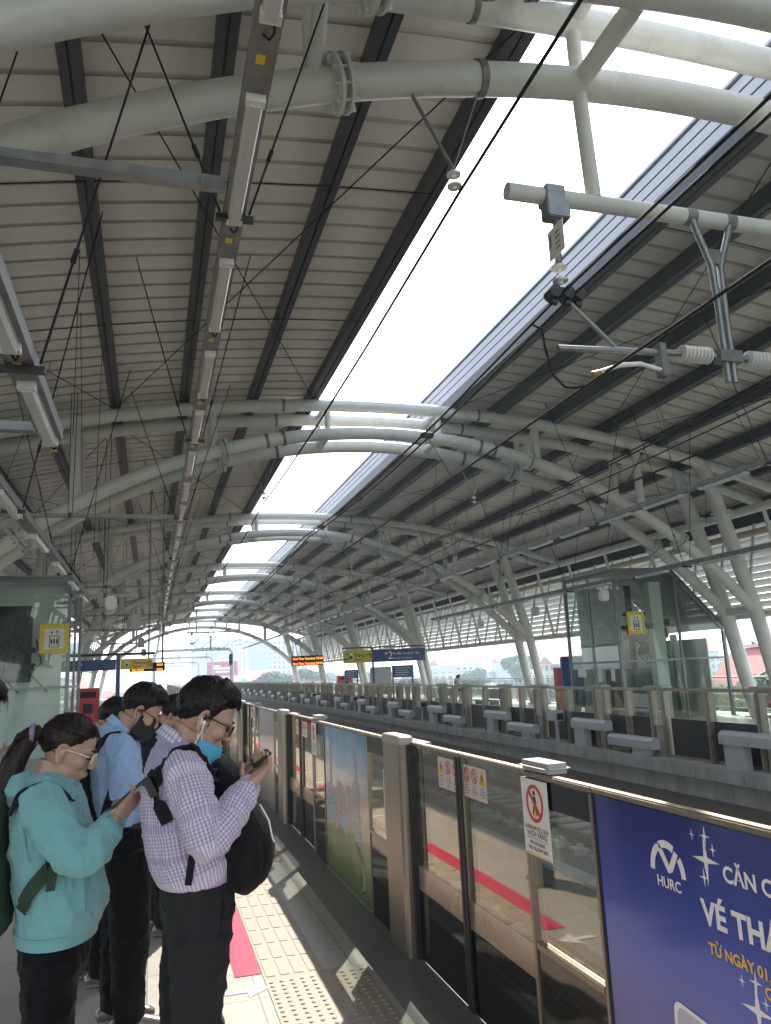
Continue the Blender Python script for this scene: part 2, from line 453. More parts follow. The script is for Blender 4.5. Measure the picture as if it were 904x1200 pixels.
def glass_panel(k, label):
    """fixed glass beside the door, with the yellow-line sign"""
    yp = 5.03+PITCH*k; ya, yb = yp-1.705, yp-2.291; x = XP
    t = thing('glass_panel', label, 'glass panel', (x, (ya+yb)/2, 0), 'fixed panes beside the near platform doors')
    MB().box(x-.005, x+.005, yb+.02, ya-.03, .60, 1.155).build('glass_pane', M_glass, t)
    MB().box(x-.012, x+.02, yb+.02, ya-.03, 1.156, 1.262).build('header_band', M_header, t)
    MB().box(x-.012, x+.012, yb+.02, ya-.03, .003, .565).build('kick_panel', M_kick, t)
    q = MB().box(x-.018, x+.022, yb, ya, 1.268, 1.290, .005)
    q.box(x-.02, x+.02, yb+.021, ya-.031, .567, .598, .004); q.box(x-.02, x+.02, ya-.029, ya, .005, 1.262, .003); q.box(x-.018, x+.018, yb, yb+.019, .005, 1.262)
    q.build('panel_frame', M_stain, t)
    q = MB(); q.box(x-.028, x+.10, ya-.26, ya+.02, 1.293, 1.336, .020); q.build('panel_cap', M_cap, t, smooth=40)
    x0 = x-.0215
    s = MB().box(x0-.002, x0, ya-.245, ya-.005, .95, 1.262).build('sign_board', M_signwhite, t)
    xs = x0-.0024
    c = V((xs, ya-.125, 1.165))
    q = MB().ring(c, .062, .078, AY, AZ, (-1,0,0), .001); d = .046
    q.prism([(-d-.006,d-.006),(-d+.006,d+.006),(d+.006,-d+.006),(d-.006,-d-.006)], c-V((.0012,0,0)), AY, AZ, (-1,0,0), .0009)
    q.build('prohibition_ring', M_signred, s)
    q = MB().ring(c+V((0,0,.042)), .0005, .011, AY, AZ, (-1,0,0), .0008, seg=14)
    q.prism([(-.012,.028),(.010,.028),(.018,.004),(.012,.002),(.010,-.008),(.024,-.046),(.014,-.048),(0,-.014),(-.014,-.048),(-.024,-.044),(-.012,-.006),(-.014,.002),(-.022,.0)], c, AY, AZ, (-1,0,0), .0008)
    q.build('walking_figure', M_ink, s)
    q = MB().prism([(-.02,-.056),(.006,-.058),(.016,-.02),(.004,.0),(-.010,-.01)], c+V((.0003,0,0)), AY, AZ, (-1,0,0), .0004)
    q.build('yellow_line_mark', M_yellow, s)
    q = MB()
    for st, zz, sz in (('KHÔNG ĐƯỢC QUA', 1.055, .0225), ('VẠCH VÀNG', 1.028, .031), ('NO CROSSING', .995, .021), ('THE YELLOW LINE', .972, .021)):
        text(q, st, (xs, ya-.125, zz), AY, AZ, sz, .0006, .012, 'CENTER')
    q.box(xs-.0006, xs, ya-.22, ya-.03, 1.018, 1.020)
    q.build('lettering', M_ink, s)
    MB().box(xs-.0004, xs, ya-.24, ya-.01, .953, .958).build('yellow_border', M_yellow, s)
    return t
def side_glass(k, label):
    yp = 5.03+PITCH*k; yb, ya = yp+.421, yp+.98; x = XP
    t = thing('side_glass', label, 'glass panel', (x, (ya+yb)/2, 0), 'narrow panes on the far side of the near posts')
    MB().box(x-.005, x+.005, yb+.02, ya-.02, .60, 1.15).build('glass_pane', M_glass, t)
    MB().box(x-.012, x+.02, yb+.02, ya-.02, 1.152, 1.262).build('header_band', M_header, t)
    MB().box(x-.012, x+.012, yb+.02, ya-.02, .003, .565).build('kick_panel', M_kick, t)
    q = MB().box(x-.018, x+.022, yb, ya, 1.268, 1.290, .005)
    q.box(x-.02, x+.02, yb+.021, ya-.021, .567, .598, .004); q.box(x-.018, x+.018, ya-.019, ya, .005, 1.262); q.box(x-.018, x+.018, yb, yb+.019, .005, 1.262)
    q.build('panel_frame', M_stain, t)
    if k >= 0:
        xs = x-.0055
        s = MB().box(xs-.0015, xs, yb+.03, yb+.16, .64, 1.06).build('notice_sheet', mat('notice_paper', (.68,.62,.58), .5, var=.03), t)
        MB().prism([(-.045,-.04),(.045,-.04),(0,.045)], (xs-.0018, yb+.095, .80), AY, AZ, (-1,0,0), .0008).build('hazard_triangle', mat('hazard_yellow', (.75,.45,.02), .4), s)
        q = MB()
        for j in range(9):
            zz = 1.03-.016*j; q.box(xs-.0022, xs-.0016, yb+.05, yb+.145-.02*((j*5) % 3), zz, zz+.006)
        q.build('small_print', mat('grey_ink', (.16,.12,.12), .6), s)
    return t
def advert(k, label, board):
    yp = 5.03+PITCH*k; ya, yb = yp-2.292, yp-3.869; x = XP
    t = thing('advert_panel', label, 'advertisement', (x, (ya+yb)/2, 0), None)
    MB().box(x-.012, x+.012, yb, ya-.012, .02, 1.262).build('poster', board, t)
    MB().box(x-.018, x+.022, yb, ya, 1.268, 1.290, .005).build('top_rail', M_stain, t)
    MB().box(x-.016, x+.016, ya-.0115, ya, .005, 1.262).build('edge_strip', M_black, t)
    MB().box(x-.02, x+.02, yb, ya-.012, .0, .018).build('foot_strip', M_stain2, t)
    return t, ya, yb

# poster pictures, printed on the boards (procedural)
def poster_mat(name, stops, axis='Z', noise_amt=.12, extra=None):
    m = bpy.data.materials.new(name); m.use_nodes = True; nt = m.node_tree; b = nt.nodes['Principled BSDF']
    b.inputs['Roughness'].default_value = .22; b.inputs['Coat Weight'].default_value = .25
    tc = nt.nodes.new('ShaderNodeTexCoord'); sp = nt.nodes.new('ShaderNodeSeparateXYZ')
    nz = nt.nodes.new('ShaderNodeTexNoise'); nz.inputs['Scale'].default_value = 3.5; nz.inputs['Detail'].default_value = 7
    nt.links.new(tc.outputs['Object'], nz.inputs['Vector'])
    nt.links.new(tc.outputs['Object'], sp.inputs[0])
    mu = nt.nodes.new('ShaderNodeMath'); mu.operation = 'MULTIPLY_ADD'; mu.inputs[1].default_value = noise_amt*2; 
    sub = nt.nodes.new('ShaderNodeMath'); sub.operation = 'SUBTRACT'; sub.inputs[1].default_value = .5
    nt.links.new(nz.outputs['Fac'], sub.inputs[0]); nt.links.new(sub.outputs[0], mu.inputs[0])
    dv = nt.nodes.new('ShaderNodeMath'); dv.operation = 'DIVIDE'; dv.inputs[1].default_value = 1.3
    nt.links.new(sp.outputs['Z'], dv.inputs[0]); nt.links.new(dv.outputs[0], mu.inputs[2])
    cr = nt.nodes.new('ShaderNodeValToRGB')
    while len(cr.color_ramp.elements) < len(stops): cr.color_ramp.elements.new(.5)
    for e, (p, c) in zip(cr.color_ramp.elements, stops): e.position = p; e.color = (*c, 1)
    nt.links.new(mu.outputs[0], cr.inputs['Fac']); nt.links.new(cr.outputs['Color'], b.inputs['Base Color'])
    return m
M_post_blue = poster_mat('blue_poster', [(0,(.22,.15,.30)),(.35,(.11,.09,.29)),(.62,(.04,.07,.42)),(.80,(.032,.052,.30)),(1,(.022,.027,.15))], noise_amt=.03)
M_post_city = poster_mat('skyline_poster', [(0,(.10,.13,.05)),(.18,(.22,.25,.07)),(.33,(.32,.31,.15)),(.47,(.46,.37,.32)),(.66,(.52,.49,.48)),(.82,(.32,.50,.64)),(1,(.11,.32,.52))], noise_amt=.22)
M_post_grey = poster_mat('grey_poster', [(0,(.30,.24,.18)),(.4,(.33,.29,.25)),(1,(.30,.33,.36))], noise_amt=.08)

for k in range(0, 18):
    yp = 5.03+PITCH*k
    n = ORD[k+1]
    if k >= 0: gate_post(k, {0:'stainless steel gate post with grey cap between city skyline poster and nearest doors', 1:'stainless gate post standing just past the man in the checked shirt and his phone'}.get(k, f'rounded stainless gate post, {ORD[k]} along the near gates'))
    if k >= 0:
        sliding_door(k, 0, {0:'nearest glass sliding door with red-ring sticker, next to the yellow-line sign'}.get(k, f'near half of the {ORD[k]} pair of glass platform doors'))
        sliding_door(k, 1, {0:'glass sliding door with warning sticker beside the nearest stainless post'}.get(k, f'far half of the {ORD[k]} pair of glass platform doors'))
    if k >= 0: glass_panel(k, {0:'fixed glass with white yellow-line sign beside the blue advert', 1:'fixed glass with white yellow-line sign just beyond the skyline poster'}.get(k, f'fixed glass with white sign beside the {ORD[k]} pair of doors'))
    side_glass(k, {-1:'narrow pane at the right edge beyond the blue advert', 0:'narrow pane with notice sheet between skyline poster and nearest stainless post'}.get(k, f'narrow pane behind the {ORD[max(k,0)]} stainless post'))

# the blue ticket advert
t, ya, yb = advert(0, 'deep blue ticket advert with white and yellow lettering and sparkles', M_post_blue)
board = [c for c in t.children if c.name.startswith('poster')][0]
xs = XP-.0124
q = MB()
lc = V((xs, 2.313, 1.088))
def arc2(q, a0, a1, ro, ri, n=16, c0=None):
    o = [(ro[0]*math.cos(R(a0+(a1-a0)*i/n)), ro[1]*math.sin(R(a0+(a1-a0)*i/n))) for i in range(n+1)]
    w = [(ri[0]*math.cos(R(a0+(a1-a0)*i/n)), ri[1]*math.sin(R(a0+(a1-a0)*i/n))) for i in range(n+1)]
    for k in range(n): q.prism([o[k], o[k+1], w[k+1], w[k]], lc0, AY, AZ, (-1,0,0), .0012)
lc0 = V((xs, 2.313, 1.076))
arc2(q, 180, 124, (.090,.100), (.068,.077)); arc2(q, 117, 62, (.090,.100), (.068,.077)); arc2(q, 38, 0, (.090,.100), (.069,.077))
q.prism([(-.050,.079),(-.031,.087),(.024,.008),(.004,.002)], lc0, AY, AZ, (-1,0,0), .0012)
q.prism([(.011,.026),(.044,.076),(.061,.066),(.026,.010)], lc0-V((.0003,0,0)), AY, AZ, (-1,0,0), .0012)
text(q, 'HURC', (xs, 2.313, 1.031), AY, AZ, .045, .0012, .02, 'CENTER')
q.build('metro_emblem', M_signwhite, board)
def star(q, c, r, w=.16):
    pts = []
    for i in range(8):
        rr = r if i % 2 == 0 else r*w
        if i in (0, 4): rr *= .85
        a = i*math.pi/4; pts.append((rr*math.cos(a), rr*math.sin(a)))
    q.prism(pts, V((xs, c[0], c[1])), AY, AZ, (-1,0,0), .0012)
q = MB()
star(q, (2.118,1.156), .072); star(q, (2.111,1.224), .028); star(q, (2.171,1.219), .016); star(q, (2.081,1.191), .018); star(q, (2.134,1.104), .026); star(q, (2.124,1.134), .007)
star(q, (1.971,0.801), .075); star(q, (1.966,0.874), .03); star(q, (2.021,0.861), .017); star(q, (1.936,0.831), .018)
q.build('sparkle', M_signwhite, board)
q = MB(); text(q, 'CĂN C', (xs, 2.048, 1.114), AY, AZ, .062, .0012, .028); text(q, 'VÉ THÁN', (xs, 2.161, .974), AY, AZ, .094, .0012, .035)
q.build('white_lettering', M_signwhite, board)
q = MB(); text(q, 'TỪ NGÀY 01.0', (xs, 2.149, .895), AY, AZ, .042, .0012, .03); text(q, 'C', (xs, 1.934, .848), AY, AZ, .042, .0012, .03)
q.build('yellow_lettering', mat('advert_yellow', (.80,.50,.05), .4), board)
q = MB(); pl = []
for cx, cz, a0 in ((.125,-.155,270),(.125,.155,0),(-.125,.155,90),(-.125,-.155,180)):
    for i in range(6): a = R(a0+18*i); pl.append((cx+.03*math.cos(a), cz+.03*math.sin(a)))
pu = V((0,-1,-.10)).normalized(); pw = V((0,-.10,1)).normalized()
q.prism(pl, (xs-.0012, 2.215, .505), pu, pw, (-1,0,0), .0014)
ph = q.build('printed_phone', M_signwhite, board)
MB().prism([(a*.90, b*.93) for a, b in pl], (xs-.0027, 2.215, .505), pu, pw, (-1,0,0), .0006).build('printed_screen', mat('printed_pale', (.50,.46,.54), .3), ph)
# skyline poster
t, ya, yb = advert(1+0, 'city skyline poster with blue sky, towers and green park on a gate panel', M_post_city)
board = [c for c in t.children if c.name.startswith('poster')][0]
rnd = random.Random(3)
pal = [(.44,.41,.40),(.34,.38,.41),(.50,.42,.37),(.24,.34,.38),(.38,.32,.28)]
ycur = ya-.03; mbs = [MB() for _ in pal]
for i in range(15):
    w = rnd.uniform(.05,.13); h = rnd.uniform(.18,.42); z0 = .44+rnd.uniform(-.03,.03); ci = rnd.randrange(5)
    mbs[ci].box(xs-.0008, xs, ycur-w, ycur, z0, z0+h); ycur -= w*.95
    if ycur < yb+.15: break
mbs[3].prism([(-.05,0),(.05,0),(.045,.35),(.03,.50),(.0,.66),(-.03,.50),(-.045,.35)], (xs, yb+.42+.9, .46), AY, AZ, (-1,0,0), .0012)
mbs[1].prism([(-.07,0),(.07,0),(.07,.44),(.04,.52),(.02,.62),(.0,.74),(-.02,.62),(-.04,.52),(-.07,.44)], (xs, yb+.38, .40), AY, AZ, (-1,0,0), .0012)
for i, q in enumerate(mbs):
    if q.v: q.build('printed_towers', mat(f'print_tone_{i}', pal[i], .3, var=.25, scale=18, stretch=(1,.4,3)), board)
q = MB(); pts = [(-.02,0),(.10,.05),(.12,.14),(.05,.25),(-.06,.30),(-.13,.36)]
for (a, b2), (c, d) in zip(pts, pts[1:]): q.bar((xs-.0006, yb+.30-a, .06+b2), (xs-.0006, yb+.30-c, .06+d), .001, .035, (1,0,0))
q.build('printed_river', mat('print_river', (.45,.44,.42), .3), board)
q = MB(); q.ring((xs, ya-.16, 1.10), .045, .055, AY, AZ, (-1,0,0), .001, 0, 180, 16); q.prism([(-.04,0),(-.03,.02),(.015,-.03),(.005,-.04)], (xs, ya-.16, 1.105), AY, AZ, (-1,0,0), .001); q.prism([(.005,-.04),(.015,-.03),(.045,.03),(.035,.04)], (xs-.0004, ya-.16, 1.105), AY, AZ, (-1,0,0), .001)
text(q, 'HURC', (xs, ya-.16, 1.045), AY, AZ, .032, .001, .02, 'CENTER')
q.build('metro_emblem', M_signwhite, board)
for k in range(2, 18):
    advert(k, 'pale grey-brown poster board reflecting the platform, in front of the phone' if k == 2 else f'grey-brown poster board beside the {ORD[k]} stainless post', M_post_grey)
# ================================================================== far platform gates (seen from the track)
XF = 9.3
M_drive = M_greybox
def far_bay(y0):
    """one bay 4.8 m long: narrow cell, two door leaves, narrow cell, two wide panels"""
    t = thing('platform_gate_bay', None, 'platform gate', (XF, y0, 0), 'gate bays of the far platform')
    z0, z1 = -.06, 1.17
    ys = [0, .38, 1.20, 2.02, 2.40, 3.60, 4.80]
    for i, yy in enumerate(ys[:-1]):
        w = .07 if i in (0, 5, 4) else .05
        q = MB().box(XF-.09, XF+.06, y0+yy-w, y0+yy+w*.4, z0, z1-.03, .008)
        q.box(XF-.115, XF-.0905, y0+yy-w*.6, y0+yy, z0, z1-.04)
        q.build('post', M_stain2, t)
    for i in range(6):
        a, b = y0+ys[i]+.03, y0+ys[i+1]-.075
        narrow = i in (0, 3); door = i in (1, 2)
        zs = .50 if narrow else .64
        MB().box(XF-.006, XF+.006, a, b, zs+.003, z1-.06).build('glass_pane', M_glass, t)
        if narrow:
            MB().box(XF-.05, XF+.03, a, b, z0, zs-.045).build('plinth', M_concrete, t)
            MB().box(XF-.07, XF+.03, a, b, zs-.043, zs).build('ledge', M_stain2, t)
        else:
            MB().box(XF-.012, XF+.012, a, b, z0+.05, zs).build('dark_panel', mat('dark_grey_panel', (.028,.028,.030), .45, var=.1, scale=3), t)
            MB().box(XF-.03, XF+.03, a, b, z0, z0+.048).build('sill', M_stain2, t)
    MB().box(XF-.06, XF+.07, y0-.07, y0+4.73, z1-.028, z1+.025, .01).build('top_rail', M_stain2, t)
    MB().box(XF-.16, XF+.09, y0-.15, y0+.45, z1+.026, z1+.07, .012).box(XF-.16, XF+.09, y0+1.95, y0+2.45, z1+.026, z1+.07, .012).build('rail_cover', mat('cover_aluminium', (.42,.41,.40), .5, .4, var=.1, scale=4, dirt=.2), t)
    # drive casings on the track side, near one low and far one high
    for (ya, yb, zz, foot) in ((y0+.16, y0+1.66, .17, (y0+.40, y0+.85)), (y0+1.74, y0+3.12, .42, (y0+2.62, y0+3.05))):
        q = MB(); prof = [(-.30,-.10),(-.10,-.10),(-.10,.085),(-.16,.115),(-.24,.108),(-.30,.05)]
        q.prism(prof, (XF, ya, zz), (1,0,0), (0,0,1), (0,1,0), yb-ya)
        c = q.build('drive_casing', M_drive, t)
        MB().box(XF-.27, XF-.102, foot[0], foot[1], -.058, zz-.102).build('casing_foot', M_greybox, c)
        q = MB()
        for s in (.06, .5, .94): q.cyl((XF-.301, ya+(yb-ya)*s, zz-.06), (XF-.3065, ya+(yb-ya)*s, zz-.06), .012, 8)
        q.build('casing_bolt', M_bolt, c)
    return t
proto = far_bay(-1.5)
NB = 20
for i in range(NB):
    y0 = -1.5+PITCH*i
    o = proto if i == 0 else dup(proto, (0, PITCH*i, 0))
    o['label'] = 'grey gate bay of the far platform, out of view beside the blue advert' if i < 2 else f'aluminium and glass gate bay on the far platform, {ORD[i-2]} from the right edge'
# a few monitor boxes on stems beside the far gates
for i, y in enumerate((17.0, 26.7, 36.4, 46.1)):
    t = thing('track_monitor', f'grey monitor box on a stem at the far gates, {ORD[i]} from the right', 'monitor', (XF-.2, y, -.06), 'monitor boxes along the far gates')
    MB().box(XF-.23, XF-.17, y-.03, y+.03, -.058, .42).build('stem', M_greybox, t)
    MB().box(XF-.34, XF-.08, y-.22, y+.16, .421, .66, .02).build('casing', M_greybox, t)
    MB().box(XF-.30, XF-.12, y-.228, y-.2205, .45, .60).build('screen', M_black, t)

# ================================================================== arches
RL, ZL = 14.2, -6.65
RU, ZU = 38.5, 8.24-38.5
def zl(x): return ZL+math.sqrt(RL*RL-(x-XC)**2)
def zu(x): return ZU+math.sqrt(RU*RU-(x-XC)**2)
M_fl = mat('flange_paint', (.60,.62,.60), .45, var=.05, scale=3, dirt=.15)
def arch_frame(y):
    t = thing('roof_arch', None, 'roof arch', (XC, y, 0), 'white tubular arches carrying the station roof')
    for s in (-.58, .58):
        yy = y+s
        xs_ = [XC-10.6+21.2*i/48 for i in range(49)]
        a1 = math.asin(10.55/RL)
        q = MB().tube([(XC+RL*math.sin(a), yy, ZL+RL*math.cos(a)) for a in [-a1+2*a1*i/56 for i in range(57)]], .158, 16)
        q.build('lower_arch', M_steelpaint, t, smooth=40)
        q = MB().tube([(x, yy, zu(x)) for x in [XC-12.2+24.4*i/40 for i in range(41)]], .15, 16)
        q.build('upper_arch', M_steelpaint, t, smooth=40)
        for sg in (-1, 1):
            xj = XC+sg*10.45; zj = zl(xj)
            top = (XC+sg*9.35, yy, zu(XC+sg*9.35)-.05)
            q = MB().tube([(XC+sg*11.1, yy, 0), (xj+sg*.05, yy, zj-.05), (XC+sg*9.9, yy, 5.2), top], [.20,.20,.195,.18], 16)
            q.build('column', M_steelpaint, t, smooth=40)
            q = MB().cyl((XC+sg*11.1, yy, 0), (XC+sg*11.1, yy, .04), .34, 20)
            q.build('base_plate', M_steelpaint, t)
            q = MB()
            for zz in (5.55, 5.68):
                f = (zz-5.2)/(top[2]-5.2); xx = XC+sg*(9.9-.55*f)
                q.cyl((xx, yy, zz), (xx-sg*.006, yy, zz+.035), .27, 20)
            for m in range(8):
                a = m*math.pi/4; xx = XC+sg*9.83
                q.cyl((xx+.235*math.cos(a), yy+.235*math.sin(a), 5.53), (xx+.235*math.cos(a), yy+.235*math.sin(a), 5.74), .016, 6)
            q.build('flange', M_fl, t)
            # hangers between lower and upper arch
            for dx in (1.45, 4.2, 7.2):
                x = XC+sg*dx; r = .075 if dx < 5 else .11
                if zu(x)-zl(x) > .4:
                    MB().tube([(x, yy, zl(x)+.1), (x-sg*.0, yy, zu(x)-.1)], [r, r], 12).build('strut', M_steelpaint, t, smooth=40)
            # bolted flange on the arch, with gussets
            for dx in (3.95, 8.3):
                q = MB(); x = XC+sg*dx; ang = math.asin(sg*dx/RL); d = V((math.cos(ang), 0, -math.sin(ang))); c = V((x, yy, zl(x)))
                for o in (-.045, .045): q.cyl(c+d*(o-.014), c+d*(o+.014), .265, 22)
                u = V((0,1,0)); w = d.cross(u)
                for m in range(10):
                    a = m*math.tau/10; e = u*math.cos(a)+w*math.sin(a)
                    q.cyl(c+e*.225-d*.085, c+e*.225+d*.085, .015, 6)
                    for o in (-1, 1):
                        p = c+d*o*.06+e*.16
                        q.add([p, p+e*.095, p+d*o*.12], [(0,1,2)]) if False else q.obox(c+e*.205+d*o*.085, e, d, d.cross(e), .045, .03, .006)
                q.build('flange', M_fl, t)
            for dx in (2.55, 2.95) if s < 0 else (2.55,):
                x = XC+sg*dx; ang = math.asin(sg*dx/RL); d = V((math.cos(ang),0,-math.sin(ang))); c = V((x, yy, zl(x)))
                MB().cyl(c-d*.035, c+d*.035, .178, 18).build('clamp_band', M_tray, t)
            q = MB(); x = XC+sg*2.55; ang = math.asin(sg*2.55/RU); d = V((math.cos(ang),0,-math.sin(ang))); c = V((x, yy, zu(x)))
            q.cyl(c-d*.03, c+d*.03, .162, 18)
            q.build('clamp_band', M_tray, t)
    for sg in (-1, 1):
        for dx in (1.45,):
            x = XC+sg*dx
            MB().cyl((x, y-.58, zl(x)), (x, y+.58, zl(x)), .10, 14).build('cross_tube', M_steelpaint, t, smooth=40)
            MB().cyl((x, y-.58, zu(x)), (x, y+.58, zu(x)), .09, 14).build('cross_tube', M_steelpaint, t, smooth=40)
        x = XC+sg*4.2
        MB().cyl((x, y-.58, zu(x)), (x, y+.58, zl(x)), .07, 12).build('brace', M_steelpaint, t, smooth=40)
        x = XC+sg*10.45
        MB().cyl((x, y-.58, zl(x)), (x, y+.58, zl(x)), .12, 14).build('cross_tube', M_steelpaint, t, smooth=40)
    return t
FY = [5.4, 18.5, 32.3, 46.7, 62.0, 77.5, 93.0]
arch0 = arch_frame(FY[0])
for i, y in enumerate(FY):
    o = arch0 if i == 0 else dup(arch0, (0, y-FY[0], 0))
    o['label'] = f'pair of white tubular roof arches, {["nearest, crossing the top of the view","second, in front of the far lift","third","fourth","fifth","sixth","farthest, at the open end of the roof"][i]}'

# ================================================================== roof
ZR = 8.24+.15+.26-38.5       # centre of the sheet arc; sheet 0.41 above tube centre
def zr(x, off=0.0): return ZR+off+math.sqrt(RU*RU-(x-XC)**2)
roof = thing('station_roof', 'long curved corrugated metal roof with an open skylight slot along its crown', 'roof', (XC, 45, 0))
XL, XR = 3.70, 7.42
RY0, RY1 = -9.0, 95.5
def sheet(xa, xb, nx):
    q = MB(); ys = []; y = RY0
    while y < RY1:
        ys += [(y, 0), (y+.05, .012), (y+.37, -.012), (y+.385, .055), (y+.46, .055), (y+.58, 0)]; y += .48
    # drop duplicate coincident rows
    rows = []
    for yy, h in ys:
        if rows and abs(rows[-1][0]-yy) < 1e-5: continue
        rows.append((yy, h))
    xs_ = [xa+(xb-xa)*i/nx for i in range(nx+1)]
    vs = [(x, yy, zr(x, h)) for yy, h in rows for x in xs_]; w = nx+1
    fs = [(r*w+i, r*w+i+1, (r+1)*w+i+1, (r+1)*w+i) for r in range(len(rows)-1) for i in range(nx)]
    return q.add(vs, fs)
for xa, xb in ((XC-12.7, XL), (XR, XC+12.7)):
    sheet(xa, xb, 14).build('roof_sheet', M_roof, roof)
    # weather skin above so that no light leaks through
    q = MB(); n = 16; vs = []
    for i in range(n+1):
        x = xa+(xb-xa)*i/n
        vs += [(x, RY0, zr(x, .14)), (x, RY1, zr(x, .14)), (x, RY0, zr(x, .20)), (x, RY1, zr(x, .20))]
    fs = []
    for i in range(n):
        a = i*4; b = a+4
        fs += [(a,a+1,b+1,b), (a+2,b+2,b+3,a+3), (a,b,b+2,a+2), (a+1,a+3,b+3,b+1)]
    fs += [(0,2,3,1), (n*4,n*4+1,n*4+3,n*4+2)]
    q.add(vs, fs).build('roof_skin', M_flash, roof)
PX = [-5.5,-4.0,-2.44,-.89,.64,2.26,3.72,7.40,8.67,10.27,11.8,13.4,14.95,16.5]
for x in PX:
    h = zr(x)-zu(x)-.15
    # twin channel with a slot between
    q = MB(); nx = math.cos(math.asin((x-XC)/RU)); 
    w = .11 if x not in (3.72, 7.40) else .14
    zt = zr(x)-.012; dp = .22 if x < 6 else .30
    q.box(x-w, x-.012, RY0, RY1, zt-dp, zt); q.box(x+.012, x+w, RY0, RY1, zt-dp, zt); q.box(x-.0115, x+.0115, RY0, RY1, zt-dp+.05, zt)
    q.build('purlin', M_purlin, roof)
# ridge upstands either side of the slot, white sheet with seams
for sg, x in ((-1, XL), (1, XR)):
    z0 = zr(x)-.02; n = 4
    for i in range(n):
        za = z0+i*.19; xa_, xb_ = sorted((x+sg*.02, x+sg*.05)); MB().box(xa_, xb_, RY0, RY1, za, za+.155).build('flashing', M_flash, roof)
        xa_, xb_ = sorted((x+sg*.035, x+sg*.05)); MB().box(xa_, xb_, RY0, RY1, za+.1551, za+.1899).build('flashing_seam', M_purlin, roof)
    xa_, xb_ = sorted((x-sg*.02, x+sg*.12)); MB().box(xa_, xb_, RY0, RY1, z0+n*.19, z0+n*.19+.05).build('flashing_cap', M_flash, roof)
# eaves gutters
for sg in (-1, 1):
    x = XC+sg*12.75; z = zr(x)
    MB().box(x-.2, x+.2, RY0, RY1, z-.32, z+.02).build('gutter', M_purlin, roof)
# thin tie rods: crossing pairs below the sheets and long ones across
rods = []
for i in range(6):
    ya = FY[i]+.6; yb = FY[i+1]-.6; ym = (ya+yb)/2
    for j in range(2):
        for (x0, x1) in ((-5.5,-.89),(-.89,3.72),(7.4,11.8),(11.8,16.5)):
            a, b = (x0, x1) if j == 0 else (x1, x0)
            rods.append(((a, ya, zr(a)-.28), (b, yb, zr(b)-.28)))
rods = rods[:64]
for a, b in rods: MB().tube([a, b], .010, 5, False).build('tie_rod', M_cable, roof)
for i in range(6):
    for f in (.30, .62):
        y = FY[i]+(FY[i+1]-FY[i])*f
        for (x0, x1) in ((-5.5, 3.72), (7.4, 16.5)):
            n = 6
            pts = [(x0+(x1-x0)*k/n, y, zr(x0+(x1-x0)*k/n)-.23) for k in range(n+1)]
            MB().tube(pts, .009, 5, False).build('sag_rod', M_cable, roof)

# ================================================================== side louvers
M_lou = mat('louver_blade', (.66,.66,.66), .5, var=.06, scale=2)
def louver(sg, label):
    t = thing('louver_screen', label, 'louver screen', (XC+sg*12, 45, 3), None)
    n = 13; pa = V((XC+sg*11.55, 0, 2.95)); pb = V((XC+sg*12.25, 0, 5.55))
    for i in range(n):
        c = pa.lerp(pb, i/(n-1)); out = V((sg*.9, 0, -.42)).normalized()
        q = MB(); q.obox((c.x, 44.5, c.z), (0,1,0), out, out.cross(V((0,1,0))), 53.5, .17, .008)
        q.build('blade', M_lou, t)
    for k in range(80):
        y = -8+1.30*k
        q = MB().bar((pa.x-sg*.14, y, pa.z-.15), (pb.x-sg*.14, y, pb.z+.1), .055, .08, (0,1,0))
        q.build('mullion', M_steelpaint, t)
    MB().bar((XC+sg*12.35, 44.5, 5.66), (XC+sg*12.95, 44.5, 6.95), 104, .03, (sg*.9,0,-.4)).build('fascia_sheet', M_purlin, t)
    MB().cyl((pa.x-sg*.3, -9, pa.z-.1), (pa.x-sg*.3, 97, pa.z-.1), .09, 12).build('bottom_rail', M_steelpaint, t)
    MB().cyl((pb.x-sg*.35, -9, 5.35), (pb.x-sg*.35, 97, 5.35), .11, 12).build('drain_pipe', mat('drain_pipe', (.55,.50,.40), .45, var=.1, scale=2), t)
    for k in range(38):
        y = -7+2.7*k; MB().cyl((pb.x-sg*1.58, y, 5.66), (pa.x-sg*.32, y, 2.9), .06, 10).build('strut', M_steelpaint, t, smooth=40)
    MB().cyl((pb.x-sg*1.6, -9, 5.75), (pb.x-sg*1.6, 97, 5.75), .13, 12).build('edge_tube', M_steelpaint, t)
    return t
louver(1, 'bank of pale horizontal sun louvers behind the far platform')
louver(-1, 'bank of pale sun louvers behind the near platform, left of the lift')

# railings at the back of both platforms
def railing(sg, label):
    x = XC+sg*11.75
    t = thing('platform_railing', label, 'railing', (x, 45, 0), None)
    for z in (1.08, .62, .16): MB().cyl((x, -6, z), (x, 98, z), .028 if z > 1 else .018, 10).build('rail', M_stain2, t)
    for k in range(53):
        MB().cyl((x, -6+2*k, 0), (x, -6+2*k, 1.07), .022, 8).build('post', M_stain2, t)
    for k in range(52):
        MB().box(x-.005, x+.005, -5.94+2*k, -4.06+2*k, .2, 1.0).build('glass_pane', M_glass, t)
railing(1, 'steel railing with glass along the back of the far platform')
railing(-1, 'steel railing with glass along the back of the near platform')

